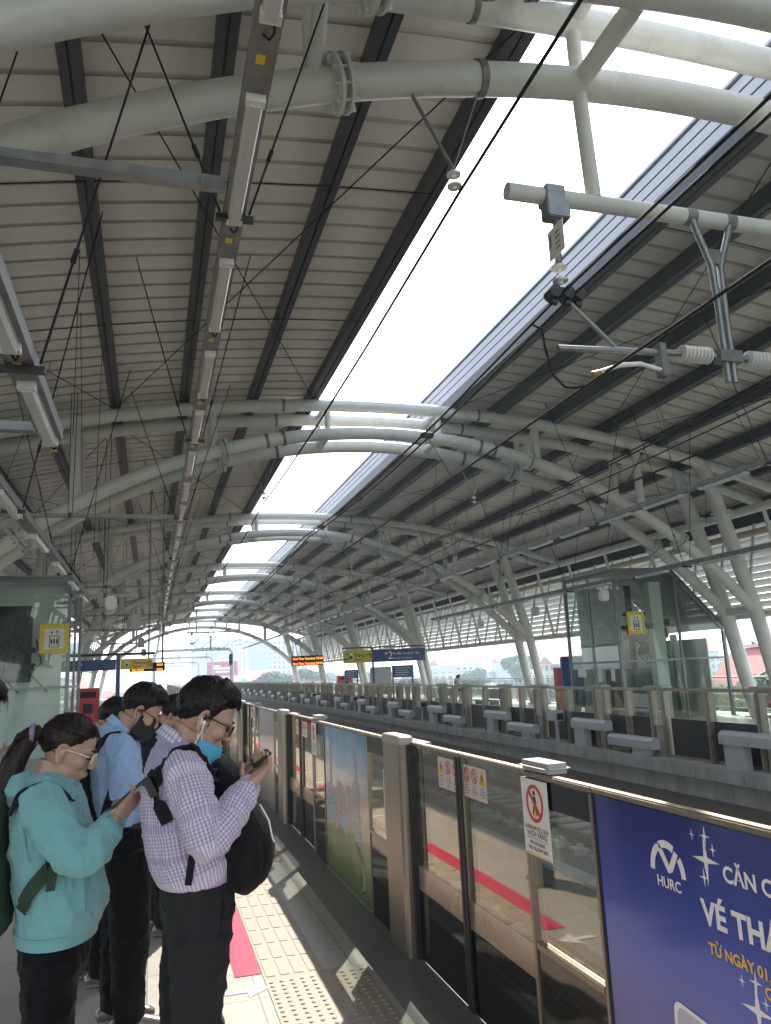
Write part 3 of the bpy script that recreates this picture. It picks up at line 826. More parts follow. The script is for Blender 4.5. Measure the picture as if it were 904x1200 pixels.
# ================================================================== lifts
M_liftframe = mat('lift_frame', (.22,.24,.24), .4, .4, var=.1, scale=3)
M_lwall = mat('lift_inner_wall', (.66,.70,.66), .5, var=.08, scale=1.5)
def lift_sign(t, x0, x1, z0, z1, y):
    s = MB().box(x0, x1, y-.02, y, z0, z1, .004).build('lift_sign', M_signyellow, t)
    w = x1-x0; h = z1-z0; cx = (x0+x1)/2; cz = (z0+z1)/2; f = y-.0215
    q = MB(); q.box(cx-w*.33, cx+w*.33, f-.0005, f+.001, cz-h*.34, cz+h*.34); q.build('sign_field', M_signwhite, s)
    f -= .001; q = MB(); B = (1,0,0)
    bx, bz = w*.17, h*.20; zc = cz-h*.10
    for a in ((cx-bx, cx+bx, zc-bz, zc-bz+.018), (cx-bx, cx+bx, zc+bz-.018, zc+bz), (cx-bx, cx-bx+.018, zc-bz+.018, zc+bz-.018), (cx+bx-.018, cx+bx, zc-bz+.018, zc+bz-.018)):
        q.box(a[0], a[1], f-.001, f, a[2], a[3])
    for d in (-.095*w, 0, .095*w):
        q.prism([(-.03*w,.06*h),(.03*w,.06*h),(.03*w,-.06*h),(.012*w,-.06*h),(.012*w,-.13*h),(-.012*w,-.13*h),(-.012*w,-.06*h),(-.03*w,-.06*h)], (cx+d, f, zc), (1,0,0), (0,0,1), (0,-1,0), .001)
        q.ring((cx+d, f, zc+.085*h), .0005, .026*w, (1,0,0), (0,0,1), (0,-1,0), .001, seg=10)
    for d, sg in ((-.09*w, -1), (.09*w, 1)):
        c = (cx+d, f, cz+h*.22)
        q.prism([(-.012*w,-.07*h*sg),(.012*w,-.07*h*sg),(.012*w,.02*h*sg),(.05*w,-.01*h*sg),(.05*w,.012*h*sg),(0,.07*h*sg),(-.05*w,.012*h*sg),(-.05*w,-.01*h*sg),(-.012*w,.02*h*sg)][::sg], c, (1,0,0), (0,0,1), (0,-1,0), .001)
    q.build('lift_pictogram', M_ink, s)
def lift(xa, xb, ya, yb, zt, label, cham, sign):
    t = thing('passenger_lift', label, 'lift', ((xa+xb)/2, (ya+yb)/2, 0), None)
    inner = xa < xb
    # front outline in x: xa is the track side
    sg = 1 if xb > xa else -1
    zc = 2.55 if cham else zt; xch = xb-sg*1.75 if cham else xb
    xm = xa+sg*abs(xb-xa)*.56 if cham else xa+sg*abs(xb-xa)*.5
    zmid = 1.70
    def post(x, y, z1, w=.09):
        MB().box(min(x, x+sg*w), max(x, x+sg*w), y, y+w, 0, z1).build('frame_post', M_liftframe, t)
    post(xa, ya, zt); post(xa, yb-.09, zt); post(xb-sg*.09, ya, zc-.05); post(xb-sg*.09, yb-.09, zc-.05)
    MB().box(min(xm, xm+sg*.06), max(xm, xm+sg*.06), ya+.01, ya+.07, 0, zt-.09).build('frame_post', M_liftframe, t)
    ymid = (ya+yb)/2
    MB().box(min(xa+sg*.01, xa+sg*.07), max(xa+sg*.01, xa+sg*.07), ymid-.03, ymid+.03, 0, zt-.09).build('frame_post', M_liftframe, t)
    q = MB()
    X0, X1 = sorted((xa+sg*.095, xb-sg*.095))
    q.box(X0, X1, ya+.015, ya+.065, zmid-.03, zmid+.03)
    q.box(min(xa+sg*.015, xa+sg*.065), max(xa+sg*.015, xa+sg*.065), ya+.095, yb-.095, zmid-.03, zmid+.03)
    x0, x1 = sorted((xa+sg*.095, xch)); q.box(x0, x1, ya+.005, ya+.075, zt-.085, zt-.005)
    q.box(min(xa+sg*.005, xa+sg*.075), max(xa+sg*.005, xa+sg*.075), ya+.095, yb-.095, zt-.085, zt-.005)
    if cham: q.bar((xch, ya+.04, zt-.05), (xb-sg*.05, ya+.04, zc-.02), .08, .10, (0,1,0))
    q.build('frame_rail', M_liftframe, t)
    # glazing
    for y in (ya+.038, yb-.05):
        q = MB()
        poly = [(xa+sg*.05, .02), (xb-sg*.05, .02), (xb-sg*.05, zc-.06), (xch, zt-.09), (xa+sg*.05, zt-.09)] if cham else [(xa+sg*.05, .02), (xb-sg*.05, .02), (xb-sg*.05, zt-.09), (xa+sg*.05, zt-.09)]
        q.prism(poly, (0, y, 0), (1,0,0), (0,0,1), (0,1,0), .012); q.build('glass_wall', M_lift, t)
    MB().box(min(xa+sg*.035, xa+sg*.047), max(xa+sg*.035, xa+sg*.047), ya+.1, yb-.1, .02, zt-.09).build('glass_wall', M_lift, t)
    # roof
    q = MB()
    if cham: q.prism([(xa-sg*.06, zt), (xch, zt), (xb+sg*.02, zc), (xb+sg*.02, zc+.05), (xch, zt+.06), (xa-sg*.06, zt+.06)], (0, ya-.06, 0), (1,0,0), (0,0,1), (0,1,0), yb-ya+.12)
    else: q.box(min(xa-sg*.06, xb), max(xa-sg*.06, xb), ya-.06, yb+.06, zt, zt+.06)
    q.build('lift_roof', M_liftframe, t)
    # inside: back wall, guide rails, car with dark doors, drive lumps
    wx0, wx1 = sorted((xa+sg*.25, xb-sg*.25))
    if cham: MB().prism([(xa+.25, 0), (xb-.3, 0), (xb-.3, zc-.2), (xch-.1, zt-.3), (xa+.25, zt-.3)], (0, yb-.45, 0), (1,0,0), (0,0,1), (0,1,0), .05).build('inner_wall', M_lwall, t)
    else: MB().box(wx0, wx1, ya+.58, ya+.62, 0, zt-.15).build('inner_wall', M_lwall, t)
    if cham: MB().box(xb-.34, xb-.30, ya+.5, yb-.46, 0, 2.3).build('inner_wall', M_lwall, t)
    if cham: MB().box(min(xa+sg*1.5, xa+sg*1.9), max(xa+sg*1.5, xa+sg*1.9), ya+.45, ya+.75, 0, zt-.3).box(min(xa+sg*.5, xa+sg*.75), max(xa+sg*.5, xa+sg*.75), yb-.9, yb-.6, 0, zt-.3).build('guide_column', M_lwall, t)
    rnd = random.Random(int(abs(xa)*10))
    q = MB()
    for i in range(3):
        cx = xa+sg*(1.05+i*.75); 
        q.box(min(cx, cx+sg*.13), max(cx, cx+sg*.13), ya+.95, ya+1.1, .1, 2.45 if i == 2 and cham else zt-.35)
    cxa, cxb = sorted((xa+sg*.75, xa+sg*2.3))
    q.box(cxa, cxb, ya+.85, ya+.93, 2.35, 2.5); q.box(cxa, cxb, ya+.8, ya+.86, 3.05 if cham else 3.2, 3.17 if cham else 3.32)
    q.build('guide_rail', mat('dark_lift_gear', (.04,.05,.05), .4, .4, var=.3, scale=5), t)
    MB().box(cxa, cxb, ya+1.15, yb-.6, .0, 1.45).build('lift_car', mat('lift_car', (.12,.15,.15), .3, .6, var=.1, scale=3), t)
    q = MB()
    for i in range(12):
        cx = xa+sg*rnd.uniform(.8, 2.2); cz = rnd.uniform(1.9, 2.9); yy = ya+(rnd.uniform(.6, .95) if cham else rnd.uniform(.2, .34)); w = rnd.uniform(.05, .2)
        q.box(cx-w, cx+w, yy, yy+w, cz-w*.6, cz+w*.6, .02)
    for i in range(4):
        x0 = xa+sg*rnd.uniform(.8, 2.2)
        dy = .7 if cham else .4; q.tube([(x0, ya+dy, 2.9), (x0+.15, ya+dy-.02, 2.3), (x0+.4*rnd.uniform(-1,1), ya+dy, 2.05), (x0+.3, ya+dy+.02, 1.6)], .02, 6)
    dy = .62 if cham else .3; q.cyl((xa+sg*1.25, ya+dy, 2.45), (xa+sg*1.25, ya+dy+.1, 2.45), .2, 20); q.build('drive_gear', mat('dark_lift_gear', (.04,.05,.05), .4), t)
    if not cham:
        MB().box(min(xa+sg*.95, xa+sg*3.6), max(xa+sg*.95, xa+sg*3.6), ya+.56, ya+.575, 1.85, 3.75).build('dark_window', mat('dark_window', (.03,.04,.04), .12), t)
    lift_sign(t, *sign, ya-.003)
    if cham:
        for i, (x, z, w, h) in enumerate(((xa-.004, 1.45, .5, .28), )):
            pass
        for (yy, z, w, h) in ((yb-.7, 1.42, .5, .30), (ya+1.25, 1.30, .24, .36), (ya+.55, 1.32, .22, .34)):
            MB().box(xa+.031, xa+.034, yy-w/2, yy+w/2, z-h/2, z+h/2).build('paper_notice', M_signwhite, t)
    return t
lift(13.0, 16.72, 20.1, 23.1, 4.35, 'glass lift tower with sloping corner standing on the far platform', True, (13.33, 13.91, 2.46, 3.13))
lift(-1.95, -5.8, 21.0, 24.2, 4.38, 'glass lift tower on the near platform behind the woman in the teal hoodie', False, (-2.66, -1.98, 2.52, 3.24))
# ================================================================== lighting trays
def lamp(t, x, y, z, L=1.25, w=.10):
    q = MB(); prof = [(-w/2,.0),(-w/2*.95,-.03),(-w*.33,-.065),(w*.33,-.065),(w/2*.95,-.03),(w/2,0)]
    q.prism(prof, (x, y, z), (1,0,0), (0,0,1), (0,1,0), L)
    o = q.build('lamp_cover', M_lampbody, t)
    for ye in (y, y+L): MB().box(x-w*.56, x+w*.56, ye-.03, ye+.032, z-.05, z+.004).build('end_cap', M_white, o)
    return o
def tray(x, z, y0, y1, first, pitch, label, w=.075, hang=True, skew=0.0, skip=0):
    t = thing('lighting_tray', label, 'lighting tray', (x, y0, z), None)
    q = MB(); q.box(x-w, x+w, y0, y1, z, z+.012); q.box(x-w, x-w+.008, y0, y1, z+.0125, z+.10); q.box(x+w-.008, x+w, y0, y1, z+.0125, z+.10)
    q.build('tray', M_tray, t)
    y = first; i = 0
    while y+1.25 < y1 and i < 60:
        lamp(t, x, y, z-.002)
        if i < 12:
            MB().box(x-.035, x+.015, y+1.54, y+1.61, z-.004, z-.001).build('sticker', M_yellow, t)
            MB().tube([(x+.02, y+1.27, z-.02), (x+.03, y+1.33, z-.05), (x+.01, y+1.38, z-.05), (x-.02, y+1.40, z-.005)], .007, 6).build('lamp_lead', M_cable, t)
        y += pitch; i += 1
    if hang:
        yy = y0+1.6; j = 0
        while yy < y1 and j < 26:
            for s in (-1, 1):
                xr = x+s*1.05*(1 if j % 2 else .8)
                q = MB().tube([(x+s*(w+.03), yy, z+.02), (xr, yy+.3, zr(xr)-.3)], .009, 5, False)
                p = V((x+s*(w+.03), yy, z+.02)).lerp(V((xr, yy+.3, zr(xr)-.3)), .18)
                d = (V((xr, yy+.3, zr(xr)-.3))-p).normalized(); q.cyl(p-d*.05, p+d*.05, .018, 6)
                q.build('hanger', M_cable, t)
            MB().box(x-w-.06, x+w+.06, yy-.025, yy+.025, z-.045, z-.005).build('hanger_bar', M_bolt, t)
            yy += 5.61; j += 1
    return t
tray(.53, 5.05, -2, 96, 2.11, 1.87, 'long tray of tube lights hung above the near platform edge, running into the distance')
tray(10.44, 5.05, -2, 96, 2.11, 1.87, 'long tray of tube lights hung above the far platform edge')
tray(-.80, 3.67, -2.3, 6.50, -2.28, 1.87, 'short low tray of tube lights at the upper left edge', hang=True, w=.085)
tray(12.3, 3.9, 3.0, 34, 3.6, 2.6, 'lower light tray in front of the far lift', w=.06, hang=True)
tray(-1.55, 3.75, 8.0, 20.4, 8.6, 2.6, 'lower light tray in front of the near lift roof', w=.07, hang=True)
# cross bars tying the trays together
def crossbar(y, x0, x1, z, label):
    t = thing('cross_bar', label, 'support bar', ((x0+x1)/2, y, z), 'galvanised bars between the light trays')
    q = MB().box(x0, x1, y-.05, y+.05, z, z+.012).box(x0, x1, y-.05, y-.042, z+.0125, z+.07).box(x0, x1, y+.042, y+.05, z+.0125, z+.07); q.build('channel', M_galv, t)
    if x1 > 0: MB().prism([(0,0),(.16,-.0),(.16,.05),(.05,.11),(0,.11)], (x1-.165, y-.075, z-.055), (1,0,0), (0,0,1), (0,1,0), .02).build('gusset', M_galv, t)
    for xx in (x0+.25*(x1-x0), x0+.62*(x1-x0)):
        for d in (-.04, .04):
            MB().tube([(xx+d, y, z+.05), (xx+d*1.5, y+.05, zr(xx)-.25)], .008, 5, False).build('hanger', M_cable, t)
        MB().box(xx-.03, xx+.03, y-.056, y+.056, z-.01, z+.085).build('bar_clamp', M_bolt, t)
for i, y in enumerate((4.93, 16.6, 29.4, 42.1, 54.9)):
    crossbar(y, -5.0, .435, 5.06, ['galvanised cross bar at the upper left joining two light trays','galvanised cross bar just ahead of the second arch','galvanised cross bar beyond the near lift','small galvanised cross bar past the third arch','small far cross bar past the fourth arch'][i])
for i, y in enumerate((5.05, 6.35)): crossbar(y, -2.7, -.89, 3.69, ['dark bracket bar holding the low upper left light tray, nearer one','dark bracket bar at the end of the low upper left light tray'][i])
for i, y in enumerate((20.2, 33.5, 46, 58)):
    crossbar(y, -2.4, -.35, 3.80, ['grey bracket bar at the top corner of the near lift','grey bracket bar right of the near lift','second grey bracket bar past the near lift','far grey bracket bar under the left arches'][i])
for i, y in enumerate((22.5, 35, 47)):
    x = -.42
    t = thing('loudspeaker', ['small grey loudspeaker box hanging beside the near lift top','small loudspeaker box hanging past the near lift','far loudspeaker box hanging at left'][i], 'loudspeaker', (x, y, 3.4), 'hanging speaker boxes')
    MB().box(x-.16, x+.10, y-.12, y+.12, 3.15, 3.55, .03).build('casing', M_greybox, t); MB().cyl((x-.03, y, 3.551), (x-.03, y, 3.80), .02, 8).build('hanger', M_galv, t)
for i, (x, y) in enumerate(((-.9, 18.6), (11.95, 19.0), (13.4, 31), (12.6, 24.4))):
    t = thing('loudspeaker', ['white speaker box under the lower left light tray','white speaker box beside the far lift front corner','white speaker box hung past the far lift','white speaker box under the far lower tray'][i], 'loudspeaker', (x, y, 3.6), 'hanging speaker boxes')
    MB().box(x-.12, x+.12, y-.12, y+.12, 3.36, 3.66, .04).build('casing', M_white, t); MB().cyl((x, y, 3.661), (x, y, 3.9), .02, 8).build('hanger', M_galv, t)
# long thin suspension cables on the left, from roof to lower fittings
rnd = random.Random(5)
for i in range(28):
    y = rnd.uniform(4.5, 40); x = rnd.uniform(-4.8, -.9); z = rnd.choice((5.06, 5.06, 3.85)); dx = rnd.choice((0, 0, rnd.uniform(-1.6, 1.6))); dy = rnd.choice((0, 0, rnd.uniform(-2, 2)))
    x2 = max(-5.9, min(3.9, x+dx))
    o = MB().tube([(x, y, z), (x2, y+dy, zr(x2)-.24)], .0055, 5, False).build('suspension_cable', M_cable)
    tag(o, 'thin dark suspension cable between the left roof and the light trays', 'cable', 'suspension cables under the left roof')
for i in range(40):
    y = rnd.uniform(9, 50); x = rnd.uniform(9.2, 16.4); z = rnd.choice((5.1, 5.6, 6.2)); dx = rnd.choice((0, rnd.uniform(-1.2, 1.2)))
    x2 = max(8.0, min(17, x+dx))
    if z > zr(x2)-.6: z = 4.6
    o = MB().tube([(x, y, z), (x2, y+rnd.uniform(-1, 1), zr(x2)-.24)], .0055, 5, False).build('suspension_cable', M_cable)
    tag(o, 'thin dark suspension cable hanging below the right roof', 'cable', 'suspension cables under the right roof')

# ================================================================== overhead line
def disc_insulator(q, c, n=2, axis=V((0,0,-1)), r=.075, step=.13):
    for i in range(n):
        p = V(c)+axis*(step*i)
        q.tube([p, p+axis*.02, p+axis*.035, p+axis*.05, p+axis*.055, p+axis*.08], [.022, .03, r, r*.95, .03, .022], 18)
def catenary(y, label, detail=True):
    t = thing('catenary_support', label, 'overhead line support', (XC, y, 6.1), 'overhead line supports hung from the arches')
    for sg, m in ((-1, 0), (1, 1)):
        def X(d): return XC+sg*d
        q = MB().cyl((X(2.35), y, 6.14), (X(-1.0) if sg < 0 else X(.9), y, 6.14), .082, 16) if sg < 0 else MB().cyl((XC+1.001, y, 6.14), (X(2.35), y, 6.14), .082, 16)
        q.build('support_pipe', M_steelpaint, t, smooth=40)
        q = MB().tube([(X(1.41), y, 6.19), (X(1.45), y, zl(X(1.45))-.1)], [.075, .075], 14); q.build('hanger_tube', M_steelpaint, t, smooth=40)
    # left track messenger hanger at x=3.55
    x = 3.62
    MB().box(x-.10, x+.10, y-.10, y+.10, 6.05, 6.225, .01).box(x-.12, x+.12, y-.13, y+.02, 5.86, 6.049, .01).build('pipe_clamp', M_galv, t)
    MB().cyl((x, y-.05, 5.86), (x-.02, y-.05, 5.42), .035, 10).build('drop_rod', M_galv, t)
    if detail:
        s = MB().obox((x-.07, y-.13, 5.60), (0,-1,0), (0,0,1), (-1,0,0), .14, .15, .004).build('warning_plate', M_signwhite, t)
        q = MB()
        for (u, w) in ((-.05,.03),(.02,.06),(.02,.02),(.02,-.03),(.02,-.07)):
            q.obox((x-.0755, y-.13-u*1.8, 5.60+w*1.2), (0,-1,0), (0,0,1), (-1,0,0), .04 if u > 0 else .010, .008 if u > 0 else .06, .001)
        q.build('plate_marking', M_tray, s)
    q = MB(); disc_insulator(q, (x-.02, y-.05, 5.41)); q.build('insulator', M_porcelain, t, smooth=50)
    q = MB()
    for dx in (-.11, .03, .14): q.cyl((x+dx, y-.12, 5.10), (x+dx, y+.02, 5.10), .06, 14); q.cyl((x+dx-.03, y-.05, 5.02), (x+dx+.03, y-.05, 5.02), .035, 10)
    q.box(x-.14, x+.16, y-.08, y-.02, 5.08, 5.16); q.build('wire_clamp', M_bolt, t)
    MB().cyl((x+.03, y-.05, 5.05), (4.20, y, 4.60), .022, 10).build('stay_tube', M_galv, t)
    # drop posts: two rods from the pipe converging, holding the cantilever insulators
    q = MB()
    for x0 in (5.18, 5.66):
        q.tube([(x0, y-.03, 6.14), (x0+(5.40-x0)*.25, y-.03, 5.95), (x0+(5.40-x0)*.78, y-.03, 5.6), (5.40+(x0-5.4)*.16, y-.03, 5.2), (5.40+(x0-5.4)*.16, y-.03, 4.36)], .035, 10)
    q.build('drop_post', M_galv, t, smooth=50)
    q = MB()
    for x0 in (5.18, 5.66): MB().cyl((x0-.06, y, 6.14), (x0+.06, y, 6.14), .085, 14).build('post_clamp', M_tray, t)
    MB().box(5.34, 5.47, y-.05, y-.01, 5.62, 5.78).build('tie_plate', M_tray, t); q.box(5.27, 5.53, y-.09, y+.03, 4.56, 4.68); q.build('post_clamp', M_tray, t)
    for sg in (-1, 1):
        q = MB(); xa = 5.40+sg*.16
        pts = []; rs = []
        for i in range(8):
            for dx, r in ((0,.045),(.014,.085),(.026,.085),(.034,.045)): pts.append((xa+sg*(.06+.042*i+dx), y-.03, 4.62)); rs.append(r)
        q.tube(pts, rs, 16); q.build('insulator', M_porcelain, t, smooth=60)
        q = MB().cyl((xa, y-.03, 4.62), (xa+sg*.07, y-.03, 4.62), .035, 10); q.cyl((xa+sg*.40, y-.03, 4.62), (5.40+sg*1.88, y-.03, 4.62-.05), .032, 12)
        q.build('cantilever_tube', M_galv, t, smooth=50)
        xr = 5.40+sg*.78
        q = MB().box(xr-.045, xr+.045, y-.08, y+.02, 4.36, 4.70, .012); q.build('registration_bracket', M_tray, t)
        q = MB().tube([(xr, y-.05, 4.42), (xr+sg*.25, y-.05, 4.47), (xr+sg*.48, y-.05, 4.44), (xr+sg*.72, y-.05, 4.35)], .022, 10); q.build('steady_arm', M_white, t, smooth=50)
        MB().cyl((xr+sg*.70, y-.05, 4.355), (xr+sg*.78, y-.05, 4.33), .028, 8).build('wire_clip', mat('brass_clip', (.35,.22,.08), .4, .8), t)
    q = MB(); x = 7.15
    q.box(x-.10, x+.10, y-.10, y+.10, 6.05, 6.225, .01); q.cyl((x, y-.05, 6.05), (x, y-.05, 5.42), .035, 10); q.build('pipe_clamp', M_galv, t)
    q = MB(); disc_insulator(q, (x, y-.05, 5.41)); q.build('insulator', M_porcelain, t, smooth=50)
def strap(y, x, label):
    t = thing('strap_bracket', label, 'wire bracket', (x, y, 6.2), 'strap brackets under the arches')
    q = MB(); yb = y
    for xx in (x-.37, x+.31): MB().bar((xx, yb, zl(xx)-.16), (x, yb, 6.28), .008, .05, (0,1,0)).build('strap', M_galv, t)
    q = MB(); disc_insulator(q, (x, yb, 6.27), 2, r=.07, step=.12); q.build('insulator', M_porcelain, t, smooth=50)
for i, y in enumerate(FY):
    strap(y+.58, 2.62, f'Y-shaped strap bracket with disc insulators left of the skylight, {["nearest","second","third","fourth","fifth","sixth","farthest"][i]} arch')
    if i in (1, 2, 3): strap(y+.58, 8.3, f'Y-shaped strap bracket with disc insulators right of the skylight, {ORD[i]} arch')
    if i in (0, 5): catenary(y+.58, f'overhead line support with white insulators under the {["nearest","second","third","fourth","fifth","sixth","farthest"][i]} arch', i == 0)
def wire(pts, r, label):
    return tag(MB().tube(pts, r, 6, False).build('overhead_wire', M_cable), label, 'overhead wire', 'overhead wires')
def sagged(x, z, sag, stag=0.0):
    pts = [(x, -8, z)]
    y0 = FY[0]+.55
    for i in range(6):
        ya = FY[i]+.55; yb = FY[i+1]+.55
        pts.append((x, ya, z))
        for f in (.25, .5, .75): pts.append((x, ya+(yb-ya)*f, z-sag*4*f*(1-f)))
    pts.append((x, FY[6]+.55, z))
    pts += [(x, 130, z-.3), (x, 400, z-.8)]
    return pts
wire(sagged(2.62, 5.98, .12), .017, 'single dark wire crossing the skylight from the strap bracket')
wire(sagged(3.59, 5.10, .18), .014, 'left one of the two heavy messenger wires over the near track')
wire(sagged(3.71, 5.10, .18), .014, 'right one of the two heavy messenger wires over the near track')
wire(sagged(3.98, 4.36, .02), .014, 'contact wire held by the white steady arm over the near track')
wire(sagged(7.15, 5.10, .18), .013, 'messenger wire over the far track')
wire(sagged(7.27, 5.10, .18), .013, 'second messenger wire close beside the first, over the far track')
wire(sagged(6.82, 4.36, .02), .014, 'contact wire over the far track')
wire(sagged(8.6, 5.45, .15), .012, 'thin feeder wire beyond the far track')
# droppers and the jumper loop
def dropper(x0, y, z0, x1, z1):
    o = MB().tube([(x0, y, z0), (x1, y, z1)], .006, 5, False).build('dropper', M_cable)
    return tag(o, 'thin dropper between messenger and contact wire', 'dropper', 'droppers of the overhead line')
for i in range(6):
    for f in (.3, .6, .85):
        y = FY[i]+.55+(FY[min(i+1,6)]-FY[i])*f; zz = 5.10-.18*4*f*(1-f)
        dropper(3.65, y, zz, 3.98, 4.36); dropper(7.2, y, zz, 6.82, 4.36)
        o = MB().box(3.56, 3.74, y-.05, y+.05, zz-.03, zz+.03, .01).build('wire_spacer', M_bolt); tag(o, 'dark spacer clamping the two heavy messenger wires', 'spacer', 'spacers on the messenger wires')
o = MB().tube([(3.62, 6.6, 5.12), (3.72, 6.55, 5.04), (3.70, 6.5, 4.85), (3.76, 6.5, 4.55), (3.86, 6.45, 4.40), (3.93, 6.35, 4.36), (3.98, 6.3, 4.37)], .012, 8).build('jumper_cable', M_cable)
tag(o, 'looped dark jumper cable from the messenger wires down to the contact wire', 'cable')
# ================================================================== signs and platform furniture
FX = (1,0,0)
def hanging_sign(y, xl, xm, xr, z0, z1, yellow_left, line1, line2, label, n1=None):
    t = thing('direction_sign', label, 'direction sign', (xm, y, 0), None)
    MB().box(xm-.06, xm+.06, y-.03, y+.03, 0, z1+.10).build('sign_post', M_blue, t)
    MB().box(xl-.05, xr+.05, y-.03, y+.03, z1+.101, z1+.18).build('top_bar', M_bolt, t)
    yl, yr = (xl, xm-.065) if yellow_left else (xm+.065, xr)
    bl, br = (xm+.065, xr) if yellow_left else (xl, xm-.065)
    h = z1-z0; f = y-.031
    a = MB().box(yl, yr, y-.03, y+.03, z0, z1).build('yellow_board', M_signyellow, t)
    b = MB().box(bl, br, y-.03, y+.03, z0, z1).build('blue_board', M_blue, t)
    q = MB(); w = yr-yl
    tx = yl+w*.38
    text(q, 'Thang máy', (tx, f, z0+h*.50), FX, AZ, h*.34, .002, .01); text(q, 'Elevator', (tx, f, z0+h*.18), FX, AZ, h*.22, .002, .01)
    ax = yl+w*.13 if yellow_left else yr-w*.12
    q.ring((ax, f-.001, z0+h*.5), h*.18, h*.25, FX, AZ, (0,-1,0), .002, -140, 120, 20)
    q.prism([(-.10*h,.0),(.10*h,.0),(0,-.16*h)], (ax+h*.20*(-1 if yellow_left else 1), f-.001, z0+h*.36), FX, AZ, (0,-1,0), .002)
    q.build('lettering', M_ink, a)
    ix = yl+w*.28 if yellow_left else yl+w*.20
    q = MB().box(ix-h*.15, ix+h*.15, f-.002, f, z0+h*.22, z0+h*.78); q.build('lift_field', M_signwhite, a)
    MB().box(ix-h*.09, ix+h*.09, f-.0035, f-.0022, z0+h*.30, z0+h*.55).build('lift_symbol', M_ink, a)
    q = MB()
    if n1:
        text(q, n1, (bl+(br-bl)*.27, f, z0+h*.22), FX, AZ, h*.85, .002, .01); q.ring((bl+(br-bl)*.235, f-.001, z0+h*.66), .001, h*.10, FX, AZ, (0,-1,0), .002)
        text(q, line1, (bl+(br-bl)*.37, f, z0+h*.54), FX, AZ, h*.27, .002, .01); text(q, line2, (bl+(br-bl)*.37, f, z0+h*.20), FX, AZ, h*.18, .002, .01)
    else:
        text(q, line1, (bl+(br-bl)*.60, f, z0+h*.50), FX, AZ, h*.36, .002, .01, 'RIGHT'); text(q, line2, (bl+(br-bl)*.55, f, z0+h*.16), FX, AZ, h*.24, .002, .01, 'RIGHT')
    q.build('lettering', M_signwhite, b)
    return t
hanging_sign(24.6, -3.3, -.95, .02, 2.11, 2.42, False, 'Bến Thành', 'Ben Thanh', 'blue and yellow lift direction sign on a post at the left')
hanging_sign(45, 10.66, 12.45, 15.7, 2.25, 2.98, True, 'Đi Bến Xe Suối Tiên', 'To Suoi Tien Terminal', 'yellow and blue platform 2 direction sign over the far gates', '2')
M_led = emit_mat('led_orange', (1.0,.16,.01), 1.6)
def led(y, x0, x1, z0, z1, rows, label, gx):
    t = thing('departure_board', label, 'departure board', ((x0+x1)/2, y, z0), None)
    MB().box(x0, x1, y-.08, y+.08, z0, z1, .015).build('casing', M_black, t)
    for xx in gx: MB().cyl((xx, y, z1), (xx, y, zr(xx)-.2), .03, 8).build('hanger', M_galv, t)
    h = (z1-z0)/2; q = MB()
    for i, (a, b) in enumerate(rows):
        z = z1-h*(i+1)+h*.20
        text(q, a, (x0+.08, y-.081, z), FX, AZ, h*.60, .002, .02); text(q, b, (x1-.06, y-.081, z), FX, AZ, h*.60, .002, .02, 'RIGHT')
    q.build('led_lettering', M_led, t)
led(26, -.67, .39, 2.05, 2.32, (('Ben Thanh','09:23'),('Ben Thanh','09:31')), 'orange LED departure board behind the left direction sign', (-.1, .32))
led(57, 9.69, 12.0, 2.36, 3.06, (('Suoi Tien Terminal','09:28'),('Suoi Tien Terminal','09:36')), 'orange LED departure board above the far gates', (9.8, 11.9))
def stand_panel(x, y, w, z0, z1, m, label, legs=True):
    t = thing('information_board', label, 'information board', (x, y, 0), None)
    MB().box(x-w/2, x+w/2, y-.05, y+.05, z0, z1, .01).build('board', m, t)
    for s in (-1, 1): MB().box(x+s*(w/2-.05)-.04, x+s*(w/2-.05)+.04, y+.055, y+.115, 0, z1-.05).build('leg', M_blue, t)
    q = MB()
    for j in range(4): q.box(x-w*.38, x+w*.3-.1*(j % 2), y-.054, y-.0505, z1-.16-.13*j, z1-.12-.13*j)
    if z1-z0 < 1.2: q.build('printed_lines', M_greybox, t)
    return t
stand_panel(13.6, 55, 1.0, 1.30, 1.90, M_blue, 'small blue board on two legs beside the red cabinet')
stand_panel(13.6, 47.4, 1.35, .3, 1.98, M_greybox, 'tall grey board on the far platform between two blue boards')
stand_panel(13.6, 42.9, 1.25, 1.33, 2.0, M_blue, 'blue board on two legs, right of the tall grey board')
stand_panel(14.0, 24.6, .9, .2, 1.95, M_blue, 'tall dark blue board beside the far lift')
def cabinet(x, y, label, w=.75, h=1.45):
    t = thing('red_cabinet', label, 'cabinet', (x, y, 0), None)
    MB().box(x-w/2, x+w/2, y-.2, y+.2, 0, h, .02).build('casing', M_redpaint, t)
    MB().box(x-w*.36, x+w*.36, y-.206, y-.2005, h*.80, h*.93).build('window', M_black, t)
    MB().box(x-w*.22, x+w*.22, y-.206, y-.2005, h*.48, h*.68).build('slot', M_black, t)
    MB().box(x-.06+w*.3, x+w*.3, y-.22, y-.2005, h*.40, h*.45).build('handle', M_galv, t)
cabinet(14.4, 60.5, 'small red cabinet far along the opposite platform', 1.2, 1.5)
cabinet(14.35, 25.8, 'red vending cabinet standing left of the far lift', .8, 1.58)
cabinet(-2.05, 29, 'red cabinet behind the near lift', .7, 1.6)
